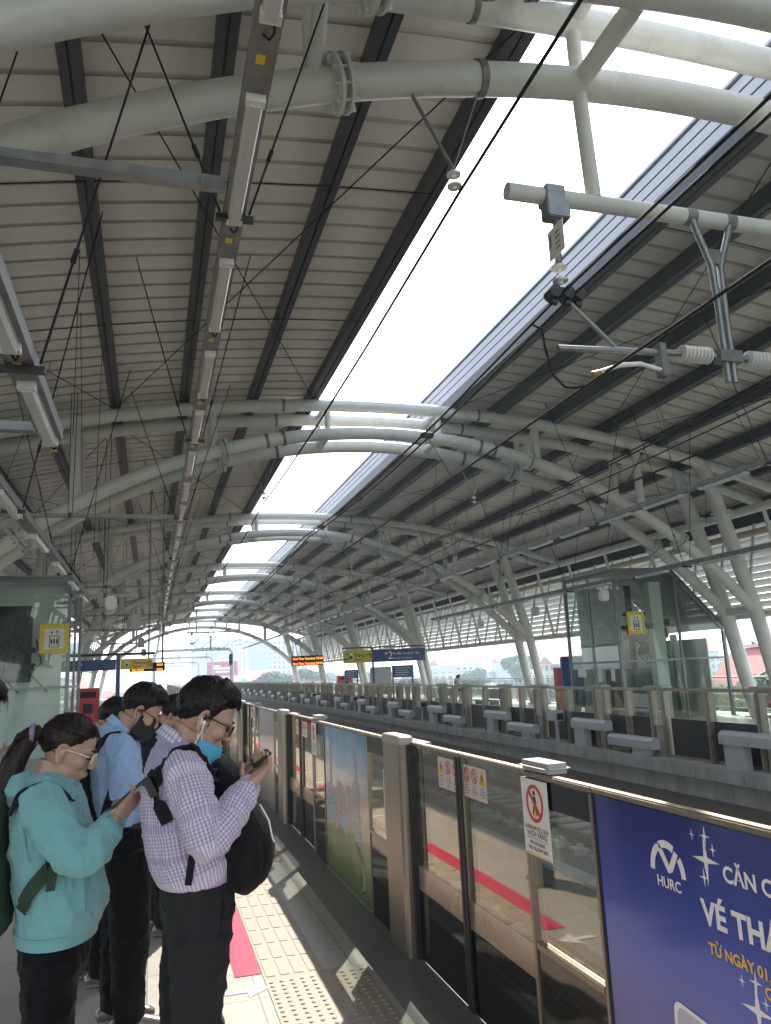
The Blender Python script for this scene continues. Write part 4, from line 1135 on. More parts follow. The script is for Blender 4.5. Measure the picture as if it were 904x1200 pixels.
# benches on the far platform, seen through the gates
def bench(x, y, label):
    t = thing('bench', label, 'bench', (x, y, 0), 'pale benches on the far platform')
    q = MB().box(x-.24, x+.24, y-.9, y+.9, .42, .47, .012); q.build('seat', M_white, t)
    MB().box(x+.245, x+.30, y-.9, y+.9, .50, .85, .012).build('backrest', M_white, t)
    for s in (-.7, .7):
        MB().box(x-.18, x+.18, y+s-.03, y+s+.03, 0, .42).build('leg', M_galv, t)
        MB().box(x+.245, x+.285, y+s-.03, y+s+.03, .42, .5).build('bracket', M_galv, t)
for i, (x, y) in enumerate(((12.6, 13.2), (12.2, 18.3), (12.4, 28.6), (12.4, 33.2), (15.9, 40.6), (12.4, 46))):
    bench(x, y, f'pale bench seen behind the far gates, {ORD[i]} from the right' if i != 4 else 'pale bench by the far railing where the man in grey sits')

# ================================================================== beyond the station
HZ = -11.0
structure(MB().box(-2500, 4000, -600, 6000, HZ-2, HZ).build('ground', mat('city_ground', (.16,.17,.12), .95, var=.35, scale=.02)))
# viaduct beyond the roof: deck, parapets, portal gantries
M_via = mat('viaduct_concrete', (.46,.45,.43), .85, var=.12, scale=.6)
structure(MB().box(1.2, 9.9, 98.01, 420, -2.58, -1.23).build('viaduct_deck', M_via))
for x, lab in ((-.2, 'long pale parapet wall of the viaduct beyond the near platform end'), (10.6, 'long pale parapet wall of the viaduct beyond the far platform end')):
    t = thing('parapet_wall', lab, 'parapet', (x, 240, -1.2), None)
    MB().box(x-.15, x+.15, 98.2, 420, -2.5, .1).build('wall', M_via, t)
    for z in (.45, .8): MB().cyl((x, 98.2, z), (x, 420, z), .04, 8).build('rail', M_galv, t)
    for k in range(40): MB().box(x-.04, x+.04, 99+5*k-.04, 99+5*k+.04, .101, .85).build('post', M_galv, t)
def gantry(y, label, w=5.2, h=5.7):
    t = thing('portal_gantry', label, 'line gantry', (XC, y, -1.2), 'portal gantries over the viaduct')
    z = h; r = .8; pts = [(XC-w, y, -1.2), (XC-w, y, z-r)]
    for i in range(1, 7): a = i*math.pi/12; pts.append((XC-w+r-r*math.cos(a), y, z-r+r*math.sin(a)))
    for i in range(0, 7): a = i*math.pi/12; pts.append((XC+w-r+r*math.sin(a), y, z-r+r*math.cos(a)))
    pts.append((XC+w, y, -1.2))
    MB().tube(pts, .22, 12).build('portal_tube', mat('gantry_paint', (.42,.45,.48), .5), t, smooth=50)
    for x in (3.6, 7.2):
        MB().cyl((x, y, z), (x, y, 4.3), .06, 8).build('drop_post', M_galv, t)
        MB().cyl((x-.9, y, 4.7), (x+.3, y, 4.6), .04, 8).build('cantilever_tube', M_galv, t)
for i, y in enumerate((112, 150, 195, 245)): gantry(y, f'grey portal gantry over the viaduct, {["nearest to the station","second beyond the roof end","third beyond the roof end","farthest"][i]}')
t = thing('track_signal', 'dark railway signal head on a post at the end of the far platform', 'signal', (9.0, 96, -1.2), None)
MB().cyl((9.0, 96, -1.2), (9.0, 96, 3.2), .07, 8).build('signal_post', M_galv, t); MB().box(8.8, 9.2, 95.8, 96.1, 3.2, 4.5, .05).build('signal_head', M_black, t)
MB().box(10.3, 10.8, 95.9, 96.1, 1.05, 1.5).build('green_lamp', emit_mat('led_green', (.05,.8,.2), 1.2), t)

def facade(name, wall, glass, bw, fh, rough=.6):
    m = bpy.data.materials.new(name); m.use_nodes = True; nt = m.node_tree; b = nt.nodes['Principled BSDF']
    b.inputs['Roughness'].default_value = rough
    tc = nt.nodes.new('ShaderNodeTexCoord'); sp = nt.nodes.new('ShaderNodeSeparateXYZ'); nt.links.new(tc.outputs['Object'], sp.inputs[0])
    ad = nt.nodes.new('ShaderNodeMath'); ad.operation = 'ADD'; nt.links.new(sp.outputs['X'], ad.inputs[0]); nt.links.new(sp.outputs['Y'], ad.inputs[1])
    cb = nt.nodes.new('ShaderNodeCombineXYZ'); nt.links.new(ad.outputs[0], cb.inputs['X']); nt.links.new(sp.outputs['Z'], cb.inputs['Y'])
    br = nt.nodes.new('ShaderNodeTexBrick'); br.offset = 0; br.inputs['Scale'].default_value = 1
    br.inputs['Brick Width'].default_value = bw; br.inputs['Row Height'].default_value = fh; br.inputs['Mortar Size'].default_value = fh*.22; br.inputs['Mortar Smooth'].default_value = 0
    br.inputs['Color1'].default_value = (*glass, 1); br.inputs['Color2'].default_value = (glass[0]*1.5, glass[1]*1.5, glass[2]*1.5, 1); br.inputs['Mortar'].default_value = (*wall, 1)
    nt.links.new(cb.outputs[0], br.inputs['Vector']); nt.links.new(br.outputs['Color'], b.inputs['Base Color'])
    return m
FAC = [facade('facade_pale', (.55,.54,.52), (.10,.12,.15), 3.2, 3.3), facade('facade_blue', (.30,.38,.48), (.10,.17,.26), 2.0, 3.6, .3), facade('facade_cream', (.55,.48,.38), (.09,.09,.09), 3.6, 3.2), facade('facade_grey', (.36,.36,.37), (.07,.08,.09), 4.2, 3.3)]
M_tile = mat('red_roof_tile', (.42,.10,.09), .7, var=.15, scale=3); M_tin = mat('tin_roof', (.42,.44,.46), .5, var=.2, scale=.3)
M_tile2 = mat('orange_roof_tile', (.45,.20,.11), .75, var=.2, scale=.4)
def block(x, y, w, d, h, m, label, roof=None, rm=None):
    t = thing('city_building', label, 'building', (x, y, HZ), None)
    MB().box(x-w/2, x+w/2, y-d/2, y+d/2, HZ, HZ+h).build('wall', m, t)
    z = HZ+h
    if roof == 'gable':
        MB().prism([(-d/2-.5,0),(d/2+.5,0),(0,d*.28)], (x-w/2-.5, y, z+.02), (0,1,0), (0,0,1), (1,0,0), w+1).build('roof', rm, t)
    else:
        MB().box(x-w/2-.3, x+w/2+.3, y-d/2-.3, y+d/2+.3, z+.01, z+.9).build('parapet', M_via, t)
        MB().box(x-w*.2, x+w*.15, y-d*.2, y+d*.2, z+.91, z+3.5).build('roof_hut', M_via, t)
    return t
block(.070*700, 700, 36, 30, .046*700+12.5, FAC[1], 'tall blue-grey tower far behind the viaduct, left of centre')
block(.098*640, 645, 20, 24, .045*640+12.5, FAC[0], 'pale tower with window grid right of the blue-grey tower')
block(.128*520, 525, 14, 18, .042*520+12.5, FAC[1], 'narrow blue slab tower above the far gates')
block(.163*560, 560, 26, 22, .042*560+12.5, FAC[0], 'wide pale office tower with bands of windows, right of the narrow slab')
rnd = random.Random(11)
cols = ['pale','blue-grey','cream','grey']
n = 0
for i in range(44):
    az = rnd.uniform(-.16, 1.25); y = rnd.uniform(230, 560); x = az*y
    w = rnd.uniform(9, 24); d = rnd.uniform(9, 18); h = rnd.uniform(5, 11.5) if i % 6 else rnd.uniform(12, 16)
    ci = rnd.randrange(4); r = rnd.random()
    if abs(x-5.5) < w/2+9: continue
    where = 'left of the viaduct' if x < 5 else ('beyond the far platform end' if az < .35 else 'beyond the far railing')
    typ = 'with a red tiled roof' if r < .28 else ('with an orange roof' if r < .42 else ('with a tin roof' if r < .62 else 'with a flat roof'))
    block(x, y, w, d, h, FAC[ci], f'{cols[ci]} {"low" if h < 8 else "taller"} house {typ}, {ORD[n % 24]} {"near" if n < 24 else "rear"} one {where}', 'gable' if r < .62 else None, M_tile if r < .28 else (M_tile2 if r < .42 else M_tin))
    n += 1
# billboard
t = thing('billboard', 'large pink-red billboard with pale lettering on a steel mast', 'billboard', (26, 290, HZ), None)
bx, by, bz = .0835*300, 300, 2.4
MB().box(bx-5.6, bx+5.6, by-.3, by+.3, bz, bz+5.2).build('board', mat('billboard_red', (.50,.05,.10), .5, var=.1, scale=.3), t)
q = MB(); 
for (u, z, w, h) in ((-3.8, 3.4, 3.2, .5), (-3.4, 2.3, 6.6, .9), (-2.6, 1.2, 5.2, .7)): q.box(bx+u, bx+u+w, by-.33, by-.301, bz+z, bz+z+h)
q.build('pale_bands', M_signwhite, t)
for s in (-3, 3): MB().cyl((bx+s, by+.5, HZ), (bx+s, by+.5, bz+4), .4, 8).build('mast', M_galv, t)
# red-roofed house at the right
hx, hy = 61, 72
t = thing('red_roof_house', 'house with steep red tiled roof and pale ridge trim, right of the far lift', 'house', (hx, hy, HZ), None)
MB().box(hx-5, hx+5, hy-8, hy, HZ, -3.2).build('wall', FAC[2], t)
MB().prism([(-6,0),(6,0),(0,5.6)], (hx, hy-9, -3.18), (1,0,0), (0,0,1), (0,1,0), 9.5).build('roof', M_tile, t)
q = MB()
for s in (-1, 1): q.bar((hx+s*6.1, hy-9.1, -3.1), (hx, hy-9.1, 2.55), .35, .5, (0,1,0))
q.box(hx-.3, hx+.3, hy-9, hy+.5, 2.45, 2.8); q.build('roof_trim', mat('pale_trim', (.60,.52,.42), .7), t)
MB().prism([(-4.5,0),(4.5,0),(0,3.6)], (hx-4, hy-12, -3.6), (1,0,0), (0,0,1), (0,1,0), 3).build('porch_roof', M_tile, t)

# trees
M_leaf = [mat('leaf_dark', (.05,.085,.03), .7, var=.3, scale=1), mat('leaf_mid', (.075,.12,.04), .7, var=.3, scale=1), mat('leaf_light', (.11,.15,.05), .7, var=.3, scale=1)]
M_bark = mat('bark', (.12,.09,.06), .9, var=.2, scale=2)
def crown_mesh(rnd, cr, ch, n, leaf):
    q = MB(); lumps = [(V((rnd.uniform(-.6,.6)*cr, rnd.uniform(-.6,.6)*cr, rnd.uniform(-.4,.5)*ch)), rnd.uniform(.3,.55)) for _ in range(9)]
    for i in range(n):
        c, s = rnd.choice(lumps); d = V((rnd.gauss(0,1), rnd.gauss(0,1), rnd.gauss(0,1))).normalized()
        p = c + V((d.x*cr*s, d.y*cr*s, d.z*ch*s*.9))*rnd.uniform(.75, 1.05)
        a = V((rnd.uniform(-1,1), rnd.uniform(-1,1), rnd.uniform(-.6,.6))).normalized()*leaf*rnd.uniform(.6, 1.3); b = a.cross(d)
        if b.length < 1e-3: continue
        b = b.normalized()*leaf*rnd.uniform(.4, .8)
        q.cur = rnd.choice((0,0,1,1,2)); q.add([p-a, p-b*.6, p+a, p+b], [(0,1,2,3)])
    return q
def tree_proto(seed, cr, ch, leaf, n=3600):
    rnd = random.Random(seed); t = thing('city_tree', None, 'tree', (0, 0, 0), 'trees among the houses')
    q = MB(); q.tube([(0,0,0),(.1,0,ch*.4),(.0,.1,ch*.9)], [cr*.07, cr*.055, cr*.03], 8)
    for i in range(5):
        a = i*1.25; q.tube([(0.05,0,ch*(.45+.08*i)), (math.cos(a)*cr*.4, math.sin(a)*cr*.4, ch*(.8+.06*i))], [cr*.03, cr*.012], 6)
    q.build('trunk', M_bark, t)
    cm = crown_mesh(rnd, cr, ch*.5, n, leaf)
    for i, p in enumerate(cm.v): cm.v[i] = p+V((0,0,ch*1.0))
    cm.build('crown', M_leaf, t)
    return t
protos = [tree_proto(1, 4.5, 7, .50), tree_proto(2, 5.5, 8, .58), tree_proto(3, 3.6, 6, .42)]
spots = [(.885*62, 62, 0, 1.05), (.97*60, 60, 1, 1.05), (.93*75, 75, 2, 1.5), (1.06*58, 58, 0, .95)]
rnd = random.Random(21)
while len(spots) < 46:
    az = rnd.uniform(-.2, .75); y = rnd.uniform(230, 480); x = az*y
    if abs(x-5.5) < 11: continue
    spots.append((x, y, rnd.randrange(3), rnd.uniform(.8, 1.5)))
for i, (x, y, k, s) in enumerate(spots):
    o = dup(protos[k], (0,0,0)); o.location = (x, y, HZ); o.scale = (s, s, s*rnd.uniform(.9, 1.15)); o.rotation_euler = (0, 0, rnd.uniform(0, 6.28))
    o['group'] = 'trees among the houses' if i > 3 else 'trees beside the red roof house'
    o['label'] = 'leafy green tree beside the red-roofed house right of the far lift' if i < 4 else 'hazy green city tree growing among the distant houses'
for p in protos:
    for ch in list(p.children): bpy.data.objects.remove(ch)
    bpy.data.objects.remove(p)
# far line of trees that reads as one mass
rnd = random.Random(4); q = MB()
for i in range(9000):
    x = rnd.uniform(-300, 1100); y = rnd.uniform(560, 640); top = 6+4*noise.noise(V((x*.012, 0, 0)))+2*noise.noise(V((x*.06, 3, 0)))
    p = V((x, y, HZ+rnd.random()**.6*top)); a = V((rnd.uniform(-1,1), rnd.uniform(-1,1), rnd.uniform(-1,1)))*1.6; b = V((rnd.uniform(-1,1), rnd.uniform(-1,1), rnd.uniform(-1,1)))*1.4
    q.cur = rnd.choice((0,1,2)); q.add([p-a, p-b, p+a, p+b], [(0,1,2,3)])
tag(q.build('distant_trees', M_leaf), 'hazy belt of trees along the horizon behind the city', 'trees', kind='stuff')
# ================================================================== people
from mathutils.bvhtree import BVHTree
def solid(mb, voxel, it=4, fac=.5):
    """fuse overlapping closed shells into one continuous skin"""
    me = bpy.data.meshes.new('shell'); me.from_pydata([tuple(p) for p in mb.v], [], mb.f); me.validate()
    o = bpy.data.objects.new('shell', me); COL.objects.link(o)
    m = o.modifiers.new('r', 'REMESH'); m.mode = 'VOXEL'; m.voxel_size = voxel
    if it:
        s = o.modifiers.new('s', 'SMOOTH'); s.factor = fac; s.iterations = it
    dg = bpy.context.evaluated_depsgraph_get()
    ev = o.evaluated_get(dg); out = bpy.data.meshes.new_from_object(ev)
    bpy.data.objects.remove(o); bpy.data.meshes.remove(me)
    out.materials.clear()
    return out
def put(me, name, m, parent, M=None):
    """link a finished world-space mesh under its parent"""
    L = V(parent['base'])
    if M is not None: me.transform(M)
    me.transform(Matrix.Translation(-L))
    me.materials.append(m); me.shade_smooth(); me.name = name
    o = bpy.data.objects.new(name, me); COL.objects.link(o); o.parent = parent; o['base'] = tuple(L)
    return o
def wrinkle(me, amp, seed, freq=(15,15,8), hem=None):
    nv = [v.normal.copy() for v in me.vertices]
    F = V(freq); sd = V((seed*3.1, seed*1.7, seed*.9))
    for v, n in zip(me.vertices, nv):
        p = v.co
        q = V((p.x*F.x + p.z*3, p.y*F.y, p.z*F.z - p.x*4)) + sd
        r = (1-abs(noise.noise(q)))**4*.9 + (1-abs(noise.noise(q*2.1+sd)))**5*.45 - .35 + .5*noise.noise(p*6+sd)
        k = 1 if hem is None else max(0, min(1, (p.z-hem-.008)/.05))
        v.co = p + n*amp*r*k
    me.update()
def cloth_coords(me, chains):
    """weave direction: x along the limb or trunk, y round it"""
    at = me.attributes.new('weave', 'FLOAT_VECTOR', 'POINT')
    data = []
    for v in me.vertices:
        best = None
        for pts, rad, side in chains:
            L = 0
            for (a, b, ra, rb) in zip(pts, pts[1:], rad, rad[1:]):
                d = b-a; l = d.length; t = max(0, min(1, (v.co-a).dot(d)/(l*l))); c = a+d*t; r = ra+(rb-ra)*t
                ds = (v.co-c).length/r
                if best is None or ds < best[0]:
                    dn = d/l; s = (side-dn*side.dot(dn)).normalized(); w = dn.cross(s); e = v.co-c
                    ang = math.atan2(e.dot(w), -e.dot(s))
                    best = (ds, L+l*t, ang*r)
                L += l
        data += [best[1], best[2], 0]
    at.data.foreach_set('vector', data)
def fabric(name, col, rough=.85, bump=.35, bs=260, var=.08, sheen=.3):
    m = mat(name, col, rough, var=var, scale=5, bump=bump, bscale=bs, spec=.2)
    m.node_tree.nodes['Principled BSDF'].inputs['Sheen Weight'].default_value = sheen if max(col) > .08 else .04
    return m
def gingham():
    m = bpy.data.materials.new('gingham_cloth'); m.use_nodes = True; nt = m.node_tree; b = nt.nodes['Principled BSDF']
    b.inputs['Roughness'].default_value = .85; b.inputs['Sheen Weight'].default_value = .25; b.inputs['Specular IOR Level'].default_value = .25
    at = nt.nodes.new('ShaderNodeAttribute'); at.attribute_name = 'weave'
    sp = nt.nodes.new('ShaderNodeSeparateXYZ'); nt.links.new(at.outputs['Vector'], sp.inputs[0])
    def stripe(sock):
        a = nt.nodes.new('ShaderNodeMath'); a.operation = 'MULTIPLY'; a.inputs[1].default_value = 2*math.pi/.0112; nt.links.new(sock, a.inputs[0])
        s = nt.nodes.new('ShaderNodeMath'); s.operation = 'SINE'; nt.links.new(a.outputs[0], s.inputs[0])
        r = nt.nodes.new('ShaderNodeMapRange'); r.inputs['From Min'].default_value = -.35; r.inputs['From Max'].default_value = .35; nt.links.new(s.outputs[0], r.inputs['Value'])
        return r.outputs['Result']
    s1 = stripe(sp.outputs['X']); s2 = stripe(sp.outputs['Y'])
    c1 = nt.nodes.new('ShaderNodeMix'); c1.data_type = 'RGBA'; c1.inputs['A'].default_value = (.64,.60,.65,1); c1.inputs['B'].default_value = (.44,.41,.55,1); nt.links.new(s1, c1.inputs['Factor'])
    c2 = nt.nodes.new('ShaderNodeMix'); c2.data_type = 'RGBA'; c2.blend_type = 'MULTIPLY'; nt.links.new(s2, c2.inputs['Factor']); nt.links.new(c1.outputs['Result'], c2.inputs['A']); c2.inputs['B'].default_value = (.64,.56,.70,1)
    nt.links.new(c2.outputs['Result'], b.inputs['Base Color'])
    return m
M_skin = mat('skin', (.43,.265,.19), .55, var=.13, scale=22, bump=.08, bscale=180)
M_skin.node_tree.nodes['Principled BSDF'].inputs['Subsurface Weight'].default_value = .08
M_hair = mat('black_hair', (.007,.006,.006), .5, bump=.9, bscale=70, stretch=(1,1,.25), spec=.3)
M_hairr = mat('brown_black_hair', (.016,.009,.008), .5, bump=.9, bscale=70, stretch=(1,1,.25), spec=.3)
M_eye = mat('eye_dark', (.02,.015,.012), .1)

def head_shapes(q, H, female=False, mouth=True):
    def e(c, r): 
        base = len(q.v); q.ell(c, r, None, 24, 14)
        for i in range(base, len(q.v)): q.v[i] = H @ q.v[i]
    def lf(p, r, side=(0,1,0)):
        base = len(q.v); q.loft(p, r, side, 14, 3)
        for i in range(base, len(q.v)): q.v[i] = H @ q.v[i]
    e((-.012,0,.038), (.097,.076,.090)); e((.018,0,.010), (.072,.068,.090))
    e((.020,0,-.045), (.062,.058,.058)); e((.030,0,-.070), (.052,.044,.036)); e((.068,0,-.090), (.022,.024,.018))
    e((.066,0,-.050), (.026,.032,.030))
    for s in (-1, 1):
        e((.066,s*.032,.034), (.024,.026,.012)); e((.054,s*.040,-.012), (.028,.024,.028))
        # ear: rim and lobe
        lf([(-.002,s*.070,-.022),(-.008,s*.078,-.034),(-.018,s*.082,-.018),(-.026,s*.086,.006),(-.022,s*.087,.026),(-.008,s*.084,.032),(.003,s*.076,.018)], [.007,.009,.007,.006,.006,.006,.005])
        e((-.012,s*.076,.002), (.014,.006,.026))
    lf([(.084,0,.030),(.094,0,.012),(.104,0,-.006),(.108,0,-.016)], [(.010,.010),(.010,.011),(.013,.012),(.015,.010)])
    e((.100,0,-.019), (.014,.020,.009))
    e((.090,0,-.046), (.012,.023,.006)); e((.087,0,-.056), (.012,.021,.007))
def hand_shapes(q, w, fd, pn, side, curl=.7, s=1.0, spread=.0):
    """palm, four fingers and thumb; side=+1 puts the thumb along fd x pn"""
    w = V(w); fd = V(fd).normalized(); pn = V(pn); pn = (pn-fd*pn.dot(fd)).normalized(); lt = fd.cross(pn)*side
    q.loft([w-fd*.03*s, w, w+fd*.035*s, w+fd*.075*s, w+fd*.092*s], [(.028*s,.021*s),(.029*s,.020*s),(.038*s,.018*s),(.041*s,.015*s),(.036*s,.011*s)], lt, 14, 3)
    for i, (o, L) in enumerate(((.031,.068),(.0105,.077),(-.0105,.071),(-.031,.056))):
        p = w+fd*.085*s+lt*o*s; d = (fd+lt*o*spread*12).normalized(); pts = [p-d*.015*s, p]; a = 0
        for k, seg in enumerate((.46,.30,.24)):
            a += curl*(.55,.75,.55)[k]*(1+.10*i); dd = d*math.cos(a)+pn*math.sin(a); pts.append(pts[-1]+dd*L*seg*s)
        q.loft(pts, [.0096*s,.0095*s,.0088*s,.0080*s,.0066*s], lt, 10, 3)
    b = w+fd*.022*s+lt*.026*s
    q.loft([b, b+(lt*.65+fd*.6+pn*.25)*.034*s, b+(lt*.62+fd*.9+pn*.45)*.054*s, b+(lt*.50+fd*1.15+pn*.62)*.068*s], [.0140*s,.0115*s,.0102*s,.0075*s], pn, 10, 3)
def hair_shell(H, lim, thick, seed, rough=.003, n=72, m=22, cen=(-.012,0,.038), rad=(.098,.077,.092)):
    """lim/thick: (azimuth deg, elevation limit deg) and thickness (top, side, edge)"""
    rnd = random.Random(seed); q = MB(); c = V(cen)
    def li(a):
        a = abs(a)
        for (a0, e0), (a1, e1) in zip(lim, lim[1:]):
            if a0 <= a <= a1: 
                t = (a-a0)/(a1-a0); t = t*t*(3-2*t); return e0+(e1-e0)*t
        return lim[-1][1]
    vs = []; fs = []
    for i in range(n):
        az = -180+360*i/n; e0 = li(az)+rnd.uniform(-2.5, 2.5)
        for j in range(m+1):
            t = j/m; e = R(90+(e0-90)*t); a = R(az)
            d = V((math.cos(e)*math.cos(a), math.cos(e)*math.sin(a), math.sin(e)))
            r0 = 1/math.sqrt((d.x/rad[0])**2+(d.y/rad[1])**2+(d.z/rad[2])**2)
            el = 90+(e0-90)*t; up = max(0, min(1, (el+10)/70)); front = max(0, math.cos(a))
            th = thick[1]+(thick[0]-thick[1])*up + thick[3]*front*up
            th *= min(1, (1-t)*3.0+.10) if j < m else -.3
            nn = noise.noise(V((az*.14, el*.03, seed)))*rough + noise.noise(V((az*.45, el*.05, seed+5)))*rough*.7
            vs.append(H @ (c + d*(r0+th+(nn if j < m else 0))))
    for i in range(n):
        i2 = (i+1) % n
        for j in range(m): fs.append((i*(m+1)+j, i*(m+1)+j+1, i2*(m+1)+j+1, i2*(m+1)+j))
    q.add(vs, fs)
    return q
def hair_tufts(q, H, lim_az, e_rng, count, length, seed, flow=(1,0,-.4), r=.0028, off=.014, hug=-.002, cen=(-.012,0,.038), rad=(.098,.077,.092)):
    rnd = random.Random(seed); c = V(cen)
    for i in range(count):
        a = R(rnd.uniform(*lim_az)); e = R(rnd.uniform(*e_rng)); d = V((math.cos(e)*math.cos(a), math.cos(e)*math.sin(a), math.sin(e)))
        r0 = 1/math.sqrt((d.x/rad[0])**2+(d.y/rad[1])**2+(d.z/rad[2])**2)
        o2 = off*rnd.uniform(.6,1.05); p = c+d*(r0+o2); f = V(flow); f = (f-d*f.dot(d)); f = (f.normalized() + V((rnd.uniform(-.3,.3), rnd.uniform(-.3,.3), rnd.uniform(-.2,.2)))).normalized()
        L = length*rnd.uniform(.6,1.3); pp = []
        for ff, lift in ((.5, .002), (1.0, hug)):
            w = p+f*L*ff-c; w.normalize(); rw = 1/math.sqrt((w.x/rad[0])**2+(w.y/rad[1])**2+(w.z/rad[2])**2); pp.append(c+w*(rw+o2+lift))
        p2, p3 = pp
        q.tube([H @ p, H @ p2, H @ p3], [r, r*.8, r*.1], 4, True)
MAN = [(0,30),(38,25),(58,12),(70,-12),(82,-16),(92,-8),(108,-30),(140,-46),(180,-50)]
WOM = [(0,30),(35,24),(58,8),(74,-6),(92,-10),(108,-24),(140,-42),(180,-46)]
BOB = [(0,30),(35,22),(55,-14),(80,-38),(110,-52),(140,-56),(180,-58)]

def glasses(t, H, m, name='glasses'):
    q = MB()
    for s in (-1, 1):
        pts = []
        for i in range(17):
            a = i*math.tau/16; pts.append(H @ V((.098-.10*abs(s*.034+.026*math.cos(a))**1.4, s*.034+.026*math.cos(a), .012+.019*math.sin(a))))
        q.tube(pts, .0022, 6, False)
        q.tube([H @ V((.084, s*.060, .018)), H @ V((.060, s*.074, .020)), H @ V((.0, s*.082, .018)), H @ V((-.018, s*.084, .002))], .0024, 6)
    q.tube([H @ V((.098,-.010,.016)), H @ V((.102,0,.019)), H @ V((.098,.010,.016))], .002, 6)
    return q.build(name, m, t, smooth=60)
def mask(t, H, m, low=False, strap=None):
    """folded face mask: a curved patch from cheek to cheek"""
    q = MB(); vs = []; n, k = 20, 8
    z0, z1 = (-.128,-.052) if low else (-.108,.006)
    for i in range(n+1):
        a = R(-74+148*i/n)
        for j in range(k+1):
            t2 = j/k; z = z0+(z1-z0)*t2
            bulge = .016*math.sin(math.pi*t2)*math.cos(a)**2
            rx = .092+bulge+(.012*math.sin(math.pi*min(1,t2*1.2)) if not low else .004); ry = .070
            pl = .0016*(1 if j % 2 else -1)
            zz = z+(.012*math.cos(a)*(1-2*t2))*(-1)*.6 - (0 if not low else .006*abs(math.sin(a)))
            vs.append(H @ V((.002+(rx+pl)*math.cos(a)-.02*(1-math.cos(a)), (ry+pl)*math.sin(a), zz)))
    fs = [(i*(k+1)+j, (i+1)*(k+1)+j, (i+1)*(k+1)+j+1, i*(k+1)+j+1) for i in range(n) for j in range(k)]
    q.add(vs, fs); o = q.build('face_mask', m, t, smooth=80)
    md = o.modifiers.new('thickness', 'SOLIDIFY'); md.thickness = .0025
    q = MB()
    for s in (-1, 1):
        for z in (z0+.012, z1-.008): q.tube([H @ V((.022, s*.074, z)), H @ V((.0, s*.080, (z+.0)*.5+.008)), H @ V((-.022, s*.088, .012))], .0015, 5)
    q.build('ear_loop', strap or m, o)
    return o
def surf_strap(bv, pts, w, th, off=.006, side=(0,1,0)):
    out = []
    P = [V(p) for p in pts]; D = []
    for a, b in zip(P, P[1:]):
        for k in range(5): D.append(a.lerp(b, k/5))
    D.append(P[-1]); q = MB(); vs = []; fs = []; loc = []; nor = []
    for p in D:
        l, n, _, _ = bv.find_nearest(p); loc.append(l+n*off); nor.append(n)
    for _ in range(14):
        loc = [loc[0]]+[(loc[i-1]+loc[i]*2+loc[i+1])/4 for i in range(1, len(loc)-1)]+[loc[-1]]
    for i, (p, n) in enumerate(zip(loc, nor)):
        t = (loc[min(i+1,len(loc)-1)]-loc[max(i-1,0)]).normalized(); s = t.cross(n).normalized()
        vs += [p+s*w/2, p-s*w/2, p-s*w/2+n*th, p+s*w/2+n*th]
    for i in range(len(loc)-1):
        for j in range(4): fs.append((i*4+j, i*4+(j+1)%4, (i+1)*4+(j+1)%4, (i+1)*4+j))
    fs += [(3,2,1,0), tuple((len(loc)-1)*4+j for j in range(4))]
    return q.add(vs, fs)

